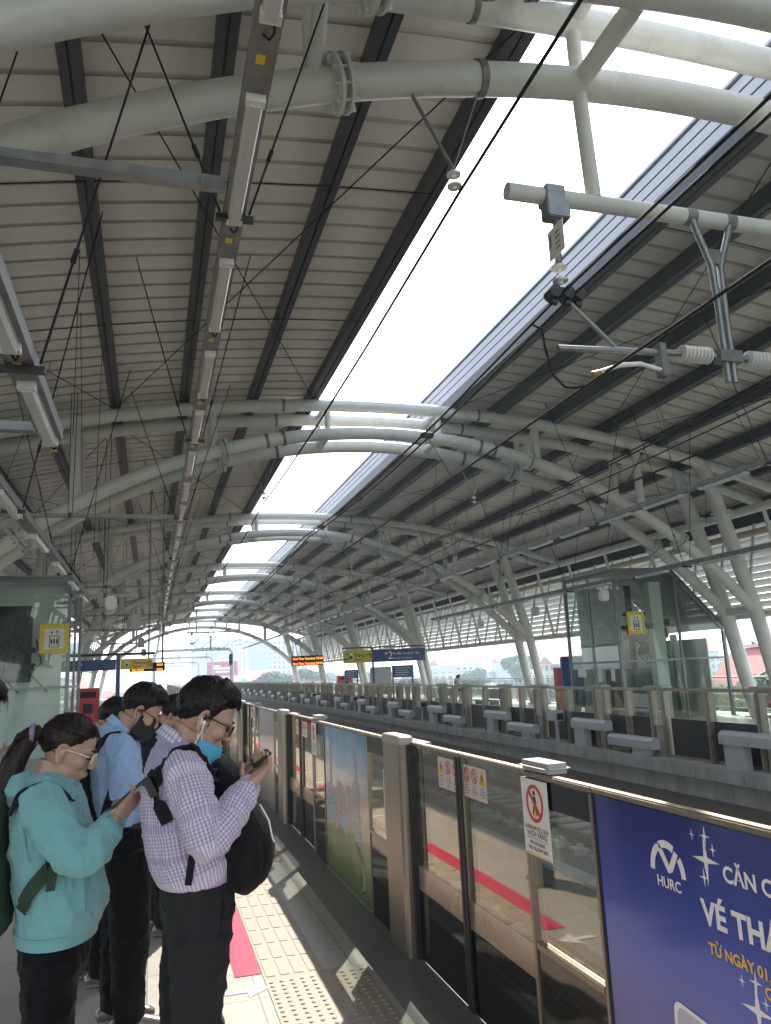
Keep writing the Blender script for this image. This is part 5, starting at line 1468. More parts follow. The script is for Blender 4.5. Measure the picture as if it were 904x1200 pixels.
def person(sp):
    """sp holds world-space joints of one figure"""
    org = V(sp['org']); t = thing('person', sp['label'], 'person', sp['org'], sp.get('group'))
    PL = sp.get('place', Matrix.Identity(4)); 
    y0 = org.y; H = Matrix.Translation(V(sp['head'])) @ Matrix.Rotation(R(sp.get('yaw', 0)), 4, 'Z') @ Matrix.Rotation(R(sp['pitch']), 4, 'Y') @ Matrix.Scale(sp.get('hs', 1), 4)
    vx = sp.get('voxel', .0045)
    tor = sp['torso']
    # ---- body: one skin
    q = MB(); head_shapes(q, H)
    nk = H @ V((-.030,0,-.045)); nb = V(sp['neck'])
    q.loft([nb-V((0,0,.07)), nb, nb.lerp(nk, .5), nk], [.062, .060*sp.get('hs',1), .055*sp.get('hs',1), .057*sp.get('hs',1)], (0,1,0), 18, 3)
    q.loft([((b+f)/2, y0, z) for z, b, f, w in tor], [(max(w-.03,.03), max((f-b)/2-.02,.02)) for z, b, f, w in tor], (0,1,0), 20, 3)
    for arm in sp['arms']:
        P, r = arm['pts'], arm['r']
        q.loft(P, [max(x-.012,.02) for x in r[:-1]]+[.026], (0,1,0), 14, 4)
        hand_shapes(q, P[-1], arm['fd'], arm['pn'], arm['side'], arm.get('curl', .7), arm.get('hs', 1.0))
    for leg in sp['legs']:
        q.loft(leg['pts'], [max(x-.015,.03) for x in leg['r']], (0,1,0), 14, 3)
        a = V(leg['pts'][-1]); q.loft([a+V((-.05,0,-.045)), a+V((.03,0,-.04)), a+V((.12,0,-.055)), a+V((.17,0,-.06))], [(.032,.03),(.036,.032),(.038,.022),(.028,.015)], (0,1,0), 12, 3)
    put(solid(q, vx, 5), 'body', M_skin, t, PL)
    # ---- eyes and brows
    q = MB()
    for s in (-1, 1):
        q.ell(H @ V((.080, s*.031, .010)), (.0115,.0125,.006), H.to_3x3(), 14, 8)
    for i, p in enumerate(q.v): q.v[i] = PL @ p
    q.build('eyes', M_eye, t, smooth=80)
    q = MB()
    for s in (-1, 1): q.tube([H @ V((.090, s*.014, .036)), H @ V((.090, s*.032, .042)), H @ V((.078, s*.050, .037))], [.003,.004,.0015], 5)
    for i, p in enumerate(q.v): q.v[i] = PL @ p
    q.build('eyebrows', sp['hairm'], t)
    # ---- shirt
    q = MB(); chains = []
    q.loft([((b+f)/2, y0, z) for z, b, f, w in tor], [(w, (f-b)/2) for z, b, f, w in tor], (0,1,0), 28, 4)
    chains.append(([V(((b+f)/2, y0, z)) for z, b, f, w in tor], [(w+(f-b)/2)/2 for z, b, f, w in tor], V((0,1,0))))
    for arm in sp['arms']:
        n = arm.get('sleeve', len(arm['pts'])); P = arm['pts'][:n]; r = arm['r'][:n]
        if 'cuff' in arm: P = P[:-1]+[arm['cuff']]
        q.loft(P, r, (0,1,0), 18, 4)
        chains.append(([V(p) for p in P], list(r), V((0,1 if P[0][1] < y0 else -1,0))))
    for c, r in sp.get('lumps', ()): q.ell(c, r, None, 20, 12)
    me = solid(q, sp.get('cvoxel', .007), 5); wrinkle(me, sp.get('wr', .006), sp['seed'], hem=tor[-1][0])
    if sp.get('weave'): cloth_coords(me, chains)
    bvm = BVHTree.FromPolygons([v.co.copy() for v in me.vertices], [tuple(p.vertices) for p in me.polygons])
    shirt = put(me, sp['shirtname'], sp['shirt'], t, PL)
    if sp.get('collar'):
        q = MB(); n = 26; vs = []; cc = nb.lerp(nk, .20)+V((.004,0,-.006)); tilt = sp['collar']
        for ring, (dz, gr) in enumerate(((-.030,1.05),(-.006,.98),(.016,.94),(.020,1.0),(-.002,1.10),(-.018,1.17))):
            for i in range(n):
                a = math.tau*i/n; rr = .063*gr*sp.get('hs',1)
                vs.append(cc + V((rr*math.cos(a)+dz*.55, rr*math.sin(a)*1.0, dz - tilt*math.cos(a)*rr + (.012 if abs(a-math.pi) < 1.3 else 0))))
        fs = [(r*n+i, r*n+(i+1)%n, (r+1)*n+(i+1)%n, (r+1)*n+i) for r in range(5) for i in range(n)]
        for i, p in enumerate(vs): vs[i] = PL @ p
        q.add(vs, fs); co_ = q.build('collar', sp['shirt'], t, smooth=70)
        if sp.get('weave'):
            at = co_.data.attributes.new('weave', 'FLOAT_VECTOR', 'POINT'); at.data.foreach_set('vector', [c for k, p in enumerate(vs) for c in (.012*(k//n), .066*math.tau*(k % n)/n, 0)])
    # ---- cuffs
    for arm in sp['arms']:
        n = arm.get('sleeve', len(arm['pts'])); c = V(arm.get('cuff', arm['pts'][n-1])); pr = V(arm['pts'][n-2]); d = (c-pr).normalized(); rr = arm['r'][n-1]
        if 'sleeve' in arm: continue
        q = MB(); c2 = c+d*.004
        q.tube([c2-d*.040, c2-d*.034, c2-d*.004, c2+d*.006, c2+d*.004], [rr*.96, rr*1.07, rr*1.02, rr*.97, rr*.80], 20, True)
        for i, p in enumerate(q.v): q.v[i] = PL @ p
        o = q.build('cuff', sp['shirt'], t, smooth=60)
        if sp.get('weave'):
            at = o.data.attributes.new('weave', 'FLOAT_VECTOR', 'POINT'); at.data.foreach_set('vector', [x for k in range(len(q.v)) for x in (.012*(k//20), rr*math.tau*(k % 20)/20, 0)])
    if sp.get('hemband'):
        z0, z1 = sp['hemband']; q = MB(); n = 72; rws = [(z1, -.012), (z1-.004, .004), (z1-.010, .006), (z0+.006, .004), (z0, -.02)]; vs = []
        zz = [r[0] for r in tor]
        for z, off in rws:
            k = min(range(len(tor)), key=lambda i: abs(zz[i]-max(z, tor[-1][0])))
            _, b, f, w = tor[k]
            for i in range(n):
                a = math.tau*i/n; e = off+(.0025 if i % 2 else 0); vs.append(PL @ V(((b+f)/2+((f-b)/2+e)*math.cos(a), y0+(w+e)*math.sin(a), z)))
        q.add(vs, [(r*n+i, (r+1)*n+i, (r+1)*n+(i+1) % n, r*n+(i+1) % n) for r in range(len(rws)-1) for i in range(n)])
        q.build('hem_band', sp['shirt'], t, smooth=50)
    # ---- trousers
    q = MB()
    hp = sp['hips']; q.loft([((b+f)/2, y0, z) for z, b, f, w in hp], [(w, (f-b)/2) for z, b, f, w in hp], (0,1,0), 24, 4)
    for leg in sp['legs']: q.loft(leg['pts'][:-1]+[tuple(V(leg['pts'][-1])+V((0,0,-.02)))], leg['r'], (0,1,0), 18, 4)
    me = solid(q, .008, 5); wrinkle(me, sp.get('twr', .010), sp['seed']+9, (10,10,9)); sp['tbv'] = BVHTree.FromPolygons([v.co.copy() for v in me.vertices], [tuple(p.vertices) for p in me.polygons]); put(me, 'trousers', sp['trousers'], t, PL)
    # ---- shoes
    for leg in sp['legs']:
        a = V(leg['pts'][-1]); a = V((a.x, a.y, 0)); q = MB()
        q.loft([a+V((-.085,0,.03)), a+V((-.06,0,.045)), a+V((.0,0,.06)), a+V((.08,0,.045)), a+V((.16,0,.033)), a+V((.205,0,.022))], [(.030,.024),(.037,.040),(.042,.055),(.046,.040),(.043,.028),(.026,.014)], (0,1,0), 16, 3)
        q.box(a.x-.09, a.x+.20, a.y-.036, a.y+.036, .002, .02, .008)
        me = solid(q, .006, 3); put(me, 'shoe', sp.get('shoe', MATS['shoe_black']), t, PL)
    # ---- hair
    lim = sp.get('lim', MAN); q = hair_shell(H, lim, sp['thick'], sp['seed'], sp.get('hrough', .003))
    if sp.get('tufts', True):
        hair_tufts(q, H, (-180,180), (38,88), 260, .035, sp['seed'], (1,0,-.2), off=sp['thick'][0])
        hair_tufts(q, H, (-60,60), (36,60), 120, .030, sp['seed']+1, (.6,0,-1), off=sp['thick'][0]*.8)
        hair_tufts(q, H, (-180,180), (25,90), 110, .045, sp['seed']+7, (1,0,-.1), r=.0011, off=sp['thick'][0]*1.05, hug=.007)
        hair_tufts(q, H, (70,290), (-30,40), 200, .022, sp['seed']+2, (0,0,-1), r=.0022, off=sp['thick'][1])
    else:
        hair_tufts(q, H, (-180,180), (20,88), 420, .05, sp['seed'], (-1,0,.05), r=.0017, off=sp['thick'][0]*.95)
        hair_tufts(q, H, (105,255), (-30,20), 160, .035, sp['seed']+1, (-1,0,.5), r=.0016, off=sp['thick'][1])
        hair_tufts(q, H, (-180,180), (0,80), 60, .06, sp['seed']+2, (-1,0,.2), r=.0006, off=sp['thick'][0]*1.1, hug=.006)
    for p, r in sp.get('tail', ()): 
        q.loft(p, r, (0,1,0), 14, 4)
        rnd = random.Random(3)
        for i in range(70):
            o = V((rnd.gauss(0,.018), rnd.gauss(0,.018), rnd.gauss(0,.01))); q.tube([V(a)+o*(1 if k else .4)+V((rnd.gauss(0,.004),0,0)) for k, a in enumerate(p)], [.003]*(len(p)-1)+[.0006], 4)
    for i, p in enumerate(q.v): q.v[i] = PL @ p
    q.build('hair', sp['hairm'], t, smooth=70)
    if sp.get('glasses'): 
        if 'place' in sp: glasses(t, PL @ H, sp['glasses'])
        else: glasses(t, H, sp['glasses'])
    if sp.get('mask'): mask(t, PL @ H, sp['mask'], sp.get('masklow', False), sp.get('maskstrap'))
    return t, H, bvm
mat('shoe_black', (.015,.014,.014), .3)
M_navy = fabric('navy_cloth', (.012,.014,.022), .9)
M_blackpack = fabric('black_nylon', (.007,.007,.008), .7, bump=.5, bs=180, sheen=.15)
M_charcoal = fabric('charcoal_trouser', (.020,.020,.021), .85)
M_blackt = fabric('black_trouser', (.004,.004,.005), .85)
M_teal = fabric('teal_fleece', (.175,.41,.415), .95, bump=.5, bs=220)
M_ltblue = fabric('light_blue_cotton', (.30,.46,.70), .85)
M_green = fabric('olive_nylon', (.030,.055,.035), .75, bump=.5, bs=180)
M_frame = mat('glasses_black', (.012,.012,.013), .2)
M_framec = mat('glasses_clear', (.62,.58,.55), .1)

def bag(label, base, rows, y0, m, name='backpack', seed=1, wr=.006, n=4, pocket=None):
    """soft bag: rows (z, x back, x front, half width)"""
    t = thing(name, label, 'backpack', base)
    q = MB(); q.loft([((b+f)/2, y0, z) for z, b, f, w in rows], [(w, (f-b)/2) for z, b, f, w in rows], (0,1,0), 26, 4)
    me = solid(q, .008, 4); wrinkle(me, wr, seed, (9,9,7)); put(me, 'bag_body', m, t)
    if pocket:
        q = MB(); q.loft([((b+f)/2, y0, z) for z, b, f, w in pocket], [(w, (f-b)/2) for z, b, f, w in pocket], (0,1,0), 22, 4)
        me = solid(q, .008, 4); wrinkle(me, wr*.7, seed+2, (9,9,7)); put(me, 'front_pocket', m, t)
    return t
def phone(label, c, along, width, m, L=.155, W=.075):
    t = thing('phone', label, 'phone', tuple(c)); c = V(c); a = V(along).normalized(); w = V(width); w = (w-a*w.dot(a)).normalized(); n = a.cross(w)
    bm = bmesh.new(); bmesh.ops.create_cube(bm, size=1); bmesh.ops.scale(bm, vec=(L, W, .0095), verts=bm.verts)
    bmesh.ops.bevel(bm, geom=bm.edges[:], offset=.0035, segments=3, affect='EDGES')
    MX = Matrix((a, w, n)).transposed().to_4x4(); MX.translation = c
    MB().bm(bm, MX).build('phone_case', m, t, smooth=50)
    MB().obox(c+n*.0049, a, w, n, L*.475, W*.46, .0002).build('screen', mat('phone_screen', (.02,.02,.025), .08), t)
    q = MB(); q.obox(c-n*.0052+a*L*.36+w*W*.2, a, w, n, .018, .014, .0008)
    q.build('camera_bump', M_black, t)
    return t

# ---------------------------------------------------------------- man in the checked shirt
G = dict(label='man in lilac checked shirt, blue mask under his chin, looking at a phone', org=(.14, 2.85, 0), seed=2,
    head=(.176, 2.85, 1.607), pitch=31, hs=1.0, neck=(.085, 2.85, 1.525), hairm=M_hair, thick=(.022,.013,.004,.010), voxel=.0042,
    torso=[(1.545,.035,.135,.060),(1.515,.005,.160,.130),(1.475,-.012,.185,.190),(1.40,-.022,.215,.208),(1.31,-.026,.232,.200),(1.22,-.010,.250,.190),(1.15,.012,.270,.185),(1.112,.026,.272,.180),(1.10,.034,.266,.172)],
    arms=[dict(pts=[(.095,2.70,1.475),(.110,2.635,1.44),(.140,2.575,1.34),(.165,2.565,1.262),(.235,2.60,1.322),(.312,2.66,1.412)], r=[.066,.066,.060,.056,.052,.041], cuff=(.300,2.65,1.398), fd=(.40,.62,.30), pn=(-.35,.1,.9), side=-1, curl=.62),
          dict(pts=[(.095,3.00,1.475),(.110,3.06,1.44),(.150,3.12,1.33),(.185,3.12,1.255),(.235,3.05,1.32),(.285,2.985,1.405)], r=[.066,.066,.060,.056,.052,.041], cuff=(.272,3.0,1.39), fd=(.55,-.45,.30), pn=(-.35,-.1,.9), side=1, curl=.62)],
    hips=[(1.112,.036,.266,.168),(1.06,.036,.270,.174),(1.0,.043,.272,.180),(.93,.055,.262,.178),(.88,.085,.235,.150)],
    legs=[dict(pts=[(.160,2.755,.96),(.150,2.755,.78),(.155,2.76,.53),(.135,2.76,.36),(.115,2.76,.085)], r=[.096,.086,.066,.060,.052]),
          dict(pts=[(.150,2.945,.96),(.125,2.945,.78),(.115,2.94,.53),(.095,2.94,.36),(.075,2.94,.085)], r=[.096,.086,.066,.060,.052])],
    shirt=gingham(), shirtname='checked_shirt', weave=True, wr=.011, collar=.75, trousers=M_charcoal, glasses=M_frame, mask=mat('mask_blue', (.10,.42,.62), .7, var=.04, scale=20), masklow=True, maskstrap=M_white)
gm, gH, gb = person(G)
q = MB(); q.ell(gH @ V((-.004,-.083,-.004)), (.007,.006,.008), gH.to_3x3(), 10, 6); q.tube([gH @ V((0,-.087,-.006)), gH @ V((.004,-.092,-.05)), (.125,2.768,1.52), (.15,2.76,1.46), (.19,2.73,1.40)], .0018, 5)
q.build('earphone', M_white, gm)
bp = bag('black backpack worn on the chest of the man in the checked shirt', (.29,2.85,1.06), [(1.475,.19,.245,.10),(1.43,.17,.295,.145),(1.32,.18,.345,.160),(1.20,.20,.392,.165),(1.11,.215,.375,.160),(1.065,.24,.330,.13)], 2.85, M_blackpack, seed=4,
    pocket=[(1.27,.28,.372,.11),(1.20,.28,.408,.13),(1.12,.28,.395,.125),(1.085,.28,.35,.10)])
surf_strap(gb, [(.215,2.70,1.42),(.19,2.70,1.49),(.140,2.70,1.535),(.085,2.70,1.53),(.03,2.69,1.47),(.0,2.69,1.42)], .065, .014).build('shoulder_strap', M_blackpack, bp, smooth=40)
surf_strap(gb, [(.0,2.69,1.43),(.03,2.66,1.37),(.06,2.66,1.32)], .04, .010, .008).build('strap_web', M_blackpack, bp)
surf_strap(gb, [(.215,3.0,1.42),(.19,3.0,1.49),(.140,3.0,1.535),(.085,3.0,1.53),(.03,3.01,1.47),(.0,3.01,1.42)], .065, .014).build('shoulder_strap', M_blackpack, bp, smooth=40)
MB().obox((.0,2.672,1.425), (.5,0,-1), (0,1,0), (1,0,.5), .03, .024, .012).build('buckle', M_black, bp)
surf_strap(gb, [(.135,2.66,1.25),(.128,2.665,1.20),(.118,2.67,1.13)], .022, .004, .006).build('strap_tail', M_blackpack, bp)
MB().tube([(.345,2.70,1.34),(.372,2.69,1.29),(.382,2.69,1.24),(.39,2.70,1.22)], .003, 5).build('zip_pull', M_white, bp)
phone('dark phone held in both hands by the man in the checked shirt', (.362,2.80,1.475), (.05,1,.0), (.62,0,.45), M_black)

# ---------------------------------------------------------------- woman in the teal hoodie
Wn = dict(label='woman in teal hoodie and clear glasses with ponytail, holding a pale phone', org=(-.31, 3.10, 0), seed=5,
    head=(-.283, 3.10, 1.513), pitch=24, yaw=-4, hs=.95, neck=(-.345, 3.10, 1.425), hairm=M_hairr, lim=WOM, thick=(.013,.009,.004,.0), hrough=.002, tufts=False, voxel=.0042,
    torso=[(1.445,-.40,-.285,.065),(1.415,-.43,-.255,.125),(1.365,-.452,-.228,.182),(1.27,-.458,-.200,.195),(1.19,-.456,-.180,.198),(1.12,-.445,-.164,.200),(1.05,-.434,-.142,.205),(1.0,-.430,-.146,.205),(.965,-.428,-.168,.198),(.94,-.424,-.172,.190)],
    arms=[dict(pts=[(-.345,2.96,1.375),(-.325,2.905,1.34),(-.265,2.85,1.26),(-.210,2.835,1.207),(-.16,2.85,1.245),(-.108,2.88,1.312)], r=[.072,.072,.066,.062,.056,.044], cuff=(-.122,2.873,1.294), fd=(.35,.18,.30), pn=(-.3,.6,.5), side=-1, curl=.75, hs=.90),
          dict(pts=[(-.345,3.24,1.375),(-.325,3.295,1.34),(-.280,3.32,1.24),(-.235,3.30,1.165),(-.20,3.17,1.165),(-.20,3.05,1.185)], r=[.072,.072,.066,.062,.056,.044], cuff=(-.20,3.075,1.18), fd=(-.15,-.9,.1), pn=(-.6,0,.8), side=-1, curl=.7, hs=.90)],
    hips=[(.99,-.41,-.19,.16),(.93,-.412,-.19,.168),(.86,-.412,-.19,.172),(.80,-.40,-.21,.15)],
    legs=[dict(pts=[(-.300,3.0,.88),(-.305,3.0,.72),(-.312,3.005,.48),(-.335,3.005,.33),(-.345,3.005,.085)], r=[.092,.080,.062,.058,.046]),
          dict(pts=[(-.305,3.2,.88),(-.320,3.2,.72),(-.345,3.195,.48),(-.355,3.195,.33),(-.365,3.195,.085)], r=[.092,.082,.064,.060,.046])],
    lumps=[((-.425,3.10,1.405),(.052,.125,.060)),((-.36,3.10,1.425),(.085,.095,.035)),((-.19,3.10,1.03),(.055,.15,.06))],
    hemband=(.914, .962), shirt=M_teal, shirtname='hooded_sweater', wr=.011, trousers=M_blackt, glasses=M_framec,
    tail=[([(-.372,3.10,1.592),(-.412,3.095,1.575),(-.445,3.085,1.515),(-.468,3.075,1.44),(-.482,3.07,1.37),(-.490,3.07,1.32)], [(.026,.026),(.036,.034),(.046,.040),(.046,.038),(.034,.026),(.008,.008)])])
wm, wH, wb = person(Wn)
MB().tube([V((-.40,3.095,1.585))+V((.0,.034*math.cos(i*.628),.030*math.sin(i*.628))) for i in range(11)], .009, 8).build('hair_band', mat('lilac_band', (.25,.16,.32), .7), wm)
bp = bag('olive green backpack on the back of the woman in teal', (-.52,3.10,.94), [(1.40,-.50,-.455,.10),(1.36,-.55,-.455,.145),(1.25,-.60,-.455,.16),(1.10,-.615,-.450,.165),(1.0,-.60,-.435,.16),(.945,-.56,-.44,.13)], 3.10, M_green, seed=6, pocket=[(1.15,-.64,-.56,.11),(1.08,-.655,-.56,.13),(1.0,-.64,-.56,.125),(.965,-.6,-.54,.10)])
surf_strap(wb, [(-.45,2.96,1.34),(-.40,2.965,1.41),(-.335,2.965,1.415),(-.27,2.94,1.36)], .042, .010, .014).build('shoulder_strap', M_navy, bp, smooth=40)
surf_strap(wb, [(-.44,2.92,1.04),(-.40,2.885,1.075),(-.35,2.88,1.125),(-.31,2.88,1.17),(-.29,2.88,1.20)], .045, .007, .008).build('strap_web', M_green, bp, smooth=40)
MB().obox((-.295,2.868,1.155), (.1,0,1), (1,0,0), (0,1,0), .045, .014, .003).build('strap_tail', M_green, bp)
phone('pale cased phone in the hand of the woman in teal', (-.072,2.925,1.370), (.60,.30,.46), (-.35,.95,-.16), mat('phone_case_pale', (.50,.47,.42), .4), .15, .072)
q = MB(); q.ell((-.175,2.97,1.175), (.055,.075,.022), None, 18, 10); me = solid(q, .006, 2); wrinkle(me, .01, 12, (20,20,20))
t = thing('tissue_pouch', 'grey-white crumpled pouch in the lower hand of the woman in teal', 'pouch', (-.175,2.97,1.17)); put(me, 'pouch_body', mat('pouch_grey', (.40,.42,.40), .7, var=.2, scale=30), t)

# ---------------------------------------------------------------- man in the light blue shirt
KB = 1.056
def far(p): return (p[0]*KB, 4.70+(p[1]-4.45)*KB, max(.085, 1.75+(p[2]-1.75)*KB))
def farrow(r): return (1.75+(r[0]-1.75)*KB, r[1]*KB, r[2]*KB, r[3]*KB)
B = dict(label='man in light blue short-sleeved shirt, glasses and black face mask, head bowed', org=(-.12, 4.45, 0), seed=8,
    head=(-.055, 4.45, 1.590), pitch=38, hs=1.08, neck=(-.155, 4.45, 1.50), hairm=M_hair, thick=(.026,.014,.004,.012), voxel=.0050,
    torso=[(1.525,-.225,-.10,.065),(1.495,-.255,-.085,.135),(1.44,-.283,-.065,.195),(1.37,-.292,-.052,.208),(1.27,-.290,-.042,.198),(1.17,-.276,-.034,.185),(1.09,-.245,-.026,.178),(1.055,-.226,-.026,.172),(1.04,-.216,-.032,.165)],
    arms=[dict(pts=[(-.155,4.30,1.44),(-.140,4.245,1.41),(-.122,4.19,1.31),(-.112,4.165,1.205),(-.06,4.19,1.20),(.0,4.25,1.215)], r=[.070,.072,.070,.068,.040,.030], sleeve=4, fd=(.6,.5,.15), pn=(-.2,.2,.9), side=-1, curl=.6),
          dict(pts=[(-.155,4.60,1.44),(-.140,4.655,1.41),(-.122,4.71,1.31),(-.112,4.735,1.205),(-.05,4.70,1.22),(.02,4.63,1.25)], r=[.070,.072,.070,.068,.040,.030], sleeve=4, fd=(.6,-.5,.15), pn=(-.2,-.2,.9), side=1, curl=.6)],
    hips=[(1.055,-.214,-.032,.162),(1.0,-.222,-.020,.172),(.94,-.225,-.008,.176),(.86,-.20,-.02,.150)],
    legs=[dict(pts=[(-.105,4.355,.92),(-.092,4.355,.74),(-.085,4.36,.48),(-.085,4.36,.32),(-.085,4.36,.085)], r=[.108,.104,.090,.080,.068]),
          dict(pts=[(-.125,4.545,.92),(-.128,4.545,.74),(-.135,4.54,.48),(-.145,4.54,.32),(-.155,4.54,.085)], r=[.108,.104,.090,.080,.068])],
    shirt=M_ltblue, shirtname='blue_shirt', wr=.012, collar=.8, trousers=M_blackt, shoe=mat('shoe_brown_grey', (.13,.11,.10), .22, spec=.7), glasses=M_frame, mask=mat('mask_black', (.014,.014,.015), .7))
B['org'] = (-.12*KB, 4.70, 0); B['head'] = far(B['head']); B['neck'] = far(B['neck']); B['torso'] = [farrow(r) for r in B['torso']]; B['hips'] = [farrow(r) for r in B['hips']]
for a in B['arms']+B['legs']: a['pts'] = [far(p) for p in a['pts']]; a['r'] = [r*KB for r in a['r']]
bmn, bH, bb = person(B)
MB().box(-.232, -.026, 4.53, 4.87, .992, 1.018, .01).build('belt', M_black, bmn)
bp = bag('black backpack on the back of the man in the light blue shirt', (-.37,4.70,1.02), [farrow(r) for r in [(1.50,-.34,-.275,.10),(1.45,-.385,-.275,.145),(1.32,-.415,-.285,.16),(1.18,-.42,-.28,.165),(1.09,-.39,-.25,.15),(1.06,-.35,-.25,.12)]], 4.70, M_blackpack, seed=9)
surf_strap(bb, [far(p) for p in [(-.285,4.30,1.40),(-.24,4.30,1.475),(-.17,4.30,1.50),(-.10,4.29,1.45)]], .05, .010).build('shoulder_strap', M_navy, bp, smooth=40)
surf_strap(bb, [far(p) for p in [(-.25,4.29,1.08),(-.215,4.27,1.13),(-.19,4.26,1.20),(-.17,4.26,1.25)]], .04, .008).build('strap_web', M_blackpack, bp, smooth=40)

# seams and pocket edges
M_tealseam = fabric('teal_seam', (.12,.30,.31)); M_seam = fabric('dark_seam', (.010,.010,.010)); M_blueseam = fabric('blue_seam', (.20,.32,.52)); M_lilacseam = fabric('lilac_seam', (.42,.38,.52))
surf_strap(wb, [(-.185,2.93,1.125),(-.178,2.92,1.07),(-.186,2.925,1.015)], .006, .002, .001).build('pocket_edge', M_tealseam, wm)
surf_strap(wb, [(-.41,2.94,1.39),(-.40,2.91,1.32),(-.395,2.90,1.25),(-.375,2.90,1.19)], .005, .002, .0005).build('armhole_seam', M_tealseam, wm)
surf_strap(gb, [(.045,2.70,1.49),(.035,2.665,1.42),(.045,2.655,1.35),(.07,2.65,1.29)], .005, .002, .0005).build('armhole_seam', M_lilacseam, gm)
surf_strap(gb, [(.13,2.66,1.23),(.135,2.665,1.17),(.14,2.67,1.115)], .004, .0015, .0005).build('side_seam', M_lilacseam, gm)
surf_strap(bb, [far(p) for p in [(-.20,4.27,1.44),(-.205,4.245,1.37),(-.20,4.24,1.30),(-.17,4.25,1.24)]], .006, .002, .0005).build('armhole_seam', M_blueseam, bmn)
surf_strap(G['tbv'], [(.245,2.70,1.06),(.225,2.685,1.0),(.20,2.675,.935)], .006, .003, .0005).build('pocket_edge', M_seam, gm)
surf_strap(B['tbv'], [(-.06,4.53,.97),(-.085,4.52,.90),(-.105,4.515,.84)], .007, .003, .0005).build('pocket_edge', M_seam, bmn)

# ---------------------------------------------------------------- people farther along the queue
def other(base, label, x, y, yaw, s, seed, org_new=None, **kw):
    sp = dict(base); sp.update(kw); sp['label'] = label; sp['seed'] = seed; sp['voxel'] = .008; sp['cvoxel'] = .010
    o = V(base['org']); sp['org'] = (x, y, 0)
    # joints stay in the base figure's space; the finished meshes are moved
    sp['place'] = Matrix.Translation((x, y, 0)) @ Matrix.Rotation(R(yaw), 4, 'Z') @ Matrix.Scale(s, 4) @ Matrix.Translation(-o)
    return sp
def person_at(sp, base):
    # torso lofts read org.y, so build in the base frame and move afterwards
    x = sp['org']; 
    sp2 = dict(sp); sp2['org'] = base['org']; t, H, b = person_frame(sp2, x)
    return t
def person_frame(sp, xyz):
    global thing
    keep = thing
    def moved(name, label, cat, base=(0,0,0), group=None): return keep(name, label, cat, xyz, group)
    thing = moved
    try: r = person(sp)
    finally: thing = keep
    return r
M_jack = fabric('navy_jacket', (.012,.015,.030), .85); M_grn = fabric('grey_green_jacket', (.10,.14,.11), .85); M_gry = fabric('grey_jacket', (.24,.23,.21), .9)
full = dict(weave=False, shirtname='jacket', collar=.6, masklow=False)
dk = other(B, 'person in dark navy jacket with bobbed black hair behind the blue shirt', .10, 6.25, -8, .945, 21, shirt=M_jack, trousers=M_blackt, mask=None, glasses=None, lim=BOB, thick=(.020,.018,.006,.006), **full)
person_at(dk, B)
gp = other(B, 'person in grey-green jacket mostly hidden behind the man in blue', -.30, 5.45, 0, .950, 22, shirt=M_grn, trousers=M_blackt, mask=None, glasses=None, **full)
person_at(gp, B)
lp = other(G, 'person in grey jacket and glasses cut off by the left edge of view', -.80, 4.0, 8, 1.03, 23, shirt=M_gry, trousers=M_blackt, mask=None, glasses=M_frame, **full)
person_at(lp, G)
# seated man on the far platform, seen from behind
t = None
Sx, Sy = 16.02, 40.75
sp = dict(B); sp.update(label='man in pale grey shirt sitting on a bench across the tracks', seed=31, shirt=fabric('pale_grey_shirt', (.55,.56,.58), .85), trousers=M_blackt, mask=None, glasses=None, pitch=8, voxel=.009, cvoxel=.012, weave=False,
    legs=[dict(pts=[(-.10,4.355,.93),(.12,4.355,.95),(.33,4.36,.93),(.36,4.36,.75),(.36,4.36,.56)], r=[.10,.095,.080,.07,.06]), dict(pts=[(-.10,4.545,.93),(.12,4.545,.95),(.33,4.54,.93),(.36,4.54,.75),(.36,4.54,.56)], r=[.10,.095,.080,.07,.06])])
sp['place'] = Matrix.Translation((Sx, Sy, -.40)) @ Matrix.Translation(-V(B['org']))
person_frame(sp, (Sx, Sy, .47))
# ================================================================== light, camera
W = bpy.data.worlds.new('World'); S.world = W; W.use_nodes = True
nt = W.node_tree; bg = nt.nodes['Background']
sky = nt.nodes.new('ShaderNodeTexSky'); sky.sky_type = 'NISHITA'; sky.sun_disc = False
SUN = V((.48, .90, 1.0)).normalized()
el = math.asin(SUN.z); az = math.atan2(SUN.x, SUN.y)
sky.sun_elevation = el; sky.sun_rotation = az; sky.air_density = 1.0; sky.dust_density = 1.2; sky.ozone_density = 1.0; sky.altitude = 10
hs = nt.nodes.new('ShaderNodeHueSaturation'); hs.inputs['Saturation'].default_value = .45
nt.links.new(sky.outputs[0], hs.inputs['Color']); nt.links.new(hs.outputs[0], bg.inputs['Color']); bg.inputs['Strength'].default_value = 0.15
L = bpy.data.lights.new('sun', 'SUN'); L.energy = 2.65; L.angle = R(.55); L.color = (1, .93, .82)
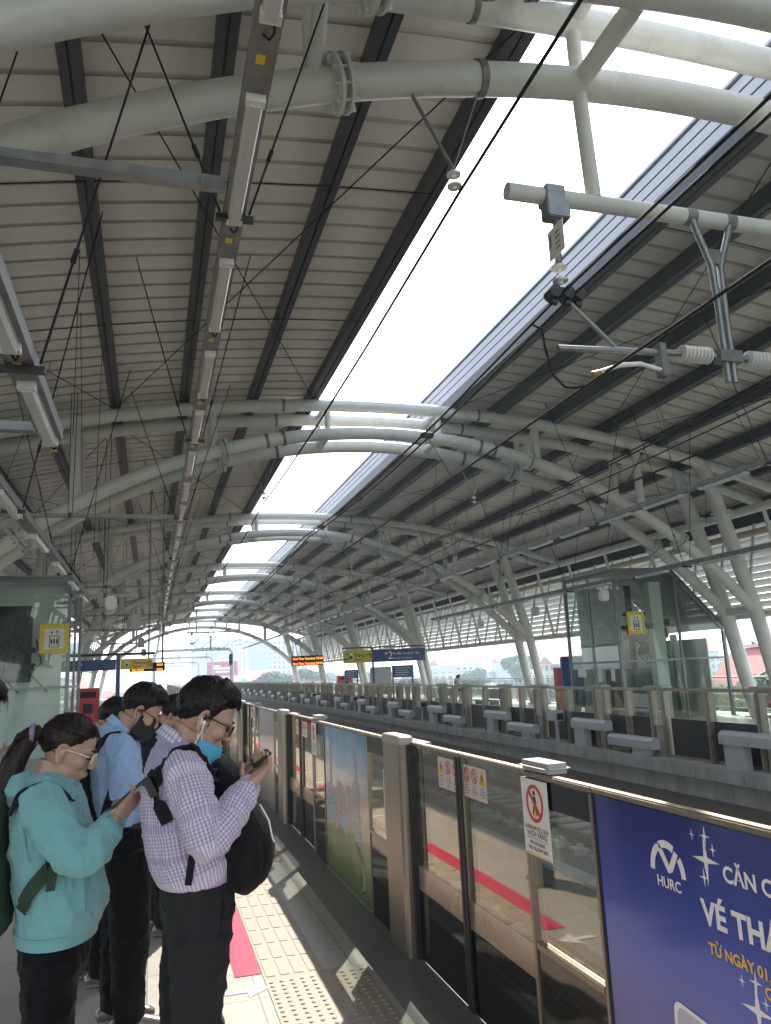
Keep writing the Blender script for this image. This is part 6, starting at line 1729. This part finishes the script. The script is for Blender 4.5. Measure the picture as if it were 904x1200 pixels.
so = bpy.data.objects.new('sun', L); COL.objects.link(so); so.rotation_euler = (-SUN).to_track_quat('-Z', 'Y').to_euler(); so.location = (20, 40, 60)
cam = bpy.data.cameras.new('camera'); co = bpy.data.objects.new('camera', cam); COL.objects.link(co)
cam.sensor_fit = 'VERTICAL'; cam.sensor_height = 36; cam.lens = 914/1200*36; cam.clip_end = 9000; cam.clip_start = .05
f = 914.0
def cv(px, py): return V(((px-452)/f, -(py-600)/f, -1))
Yc = cv(178, 798).normalized(); Zc = cv(250, -3900).normalized(); Zc = (Zc-Yc*Zc.dot(Yc)).normalized(); Xc = Yc.cross(Zc)
co.matrix_world = Matrix.Translation((0, 0, 1.75)) @ Matrix((Xc, Yc, Zc)).to_4x4()
S.camera = co
S.view_settings.view_transform = 'Standard'; S.view_settings.look = 'None'; S.view_settings.gamma = 1; S.view_settings.exposure = 1.82; S.view_settings.use_curve_mapping = False
S.render.engine = 'CYCLES'
c = S.cycles
c.use_denoising = True; c.max_bounces = 10; c.diffuse_bounces = 5; c.glossy_bounces = 4; c.transparent_max_bounces = 24; c.transmission_bounces = 6; c.volume_bounces = 1
c.use_adaptive_sampling = True; c.adaptive_threshold = .015; c.sample_clamp_indirect = 6; c.caustics_reflective = False; c.caustics_refractive = False

# thin city haze: one even box of air round everything that stands on the ground
hz = MB().box(-420, 1150, -60, 760, HZ-1, 46).build('haze', mat('air', (1,1,1), 1))
hm = bpy.data.materials.new('haze_air'); hm.use_nodes = True; nt = hm.node_tree
for n in list(nt.nodes): nt.nodes.remove(n)
o_ = nt.nodes.new('ShaderNodeOutputMaterial'); pv = nt.nodes.new('ShaderNodeVolumePrincipled')
pv.inputs['Color'].default_value = (.70,.84,1.0,1); pv.inputs['Density'].default_value = .0010; pv.inputs['Anisotropy'].default_value = .2
nt.links.new(pv.outputs[0], o_.inputs['Volume']); hz.data.materials.clear(); hz.data.materials.append(hm)
hz['kind'] = 'stuff'; hz['label'] = 'pale haze over the city and the tracks'
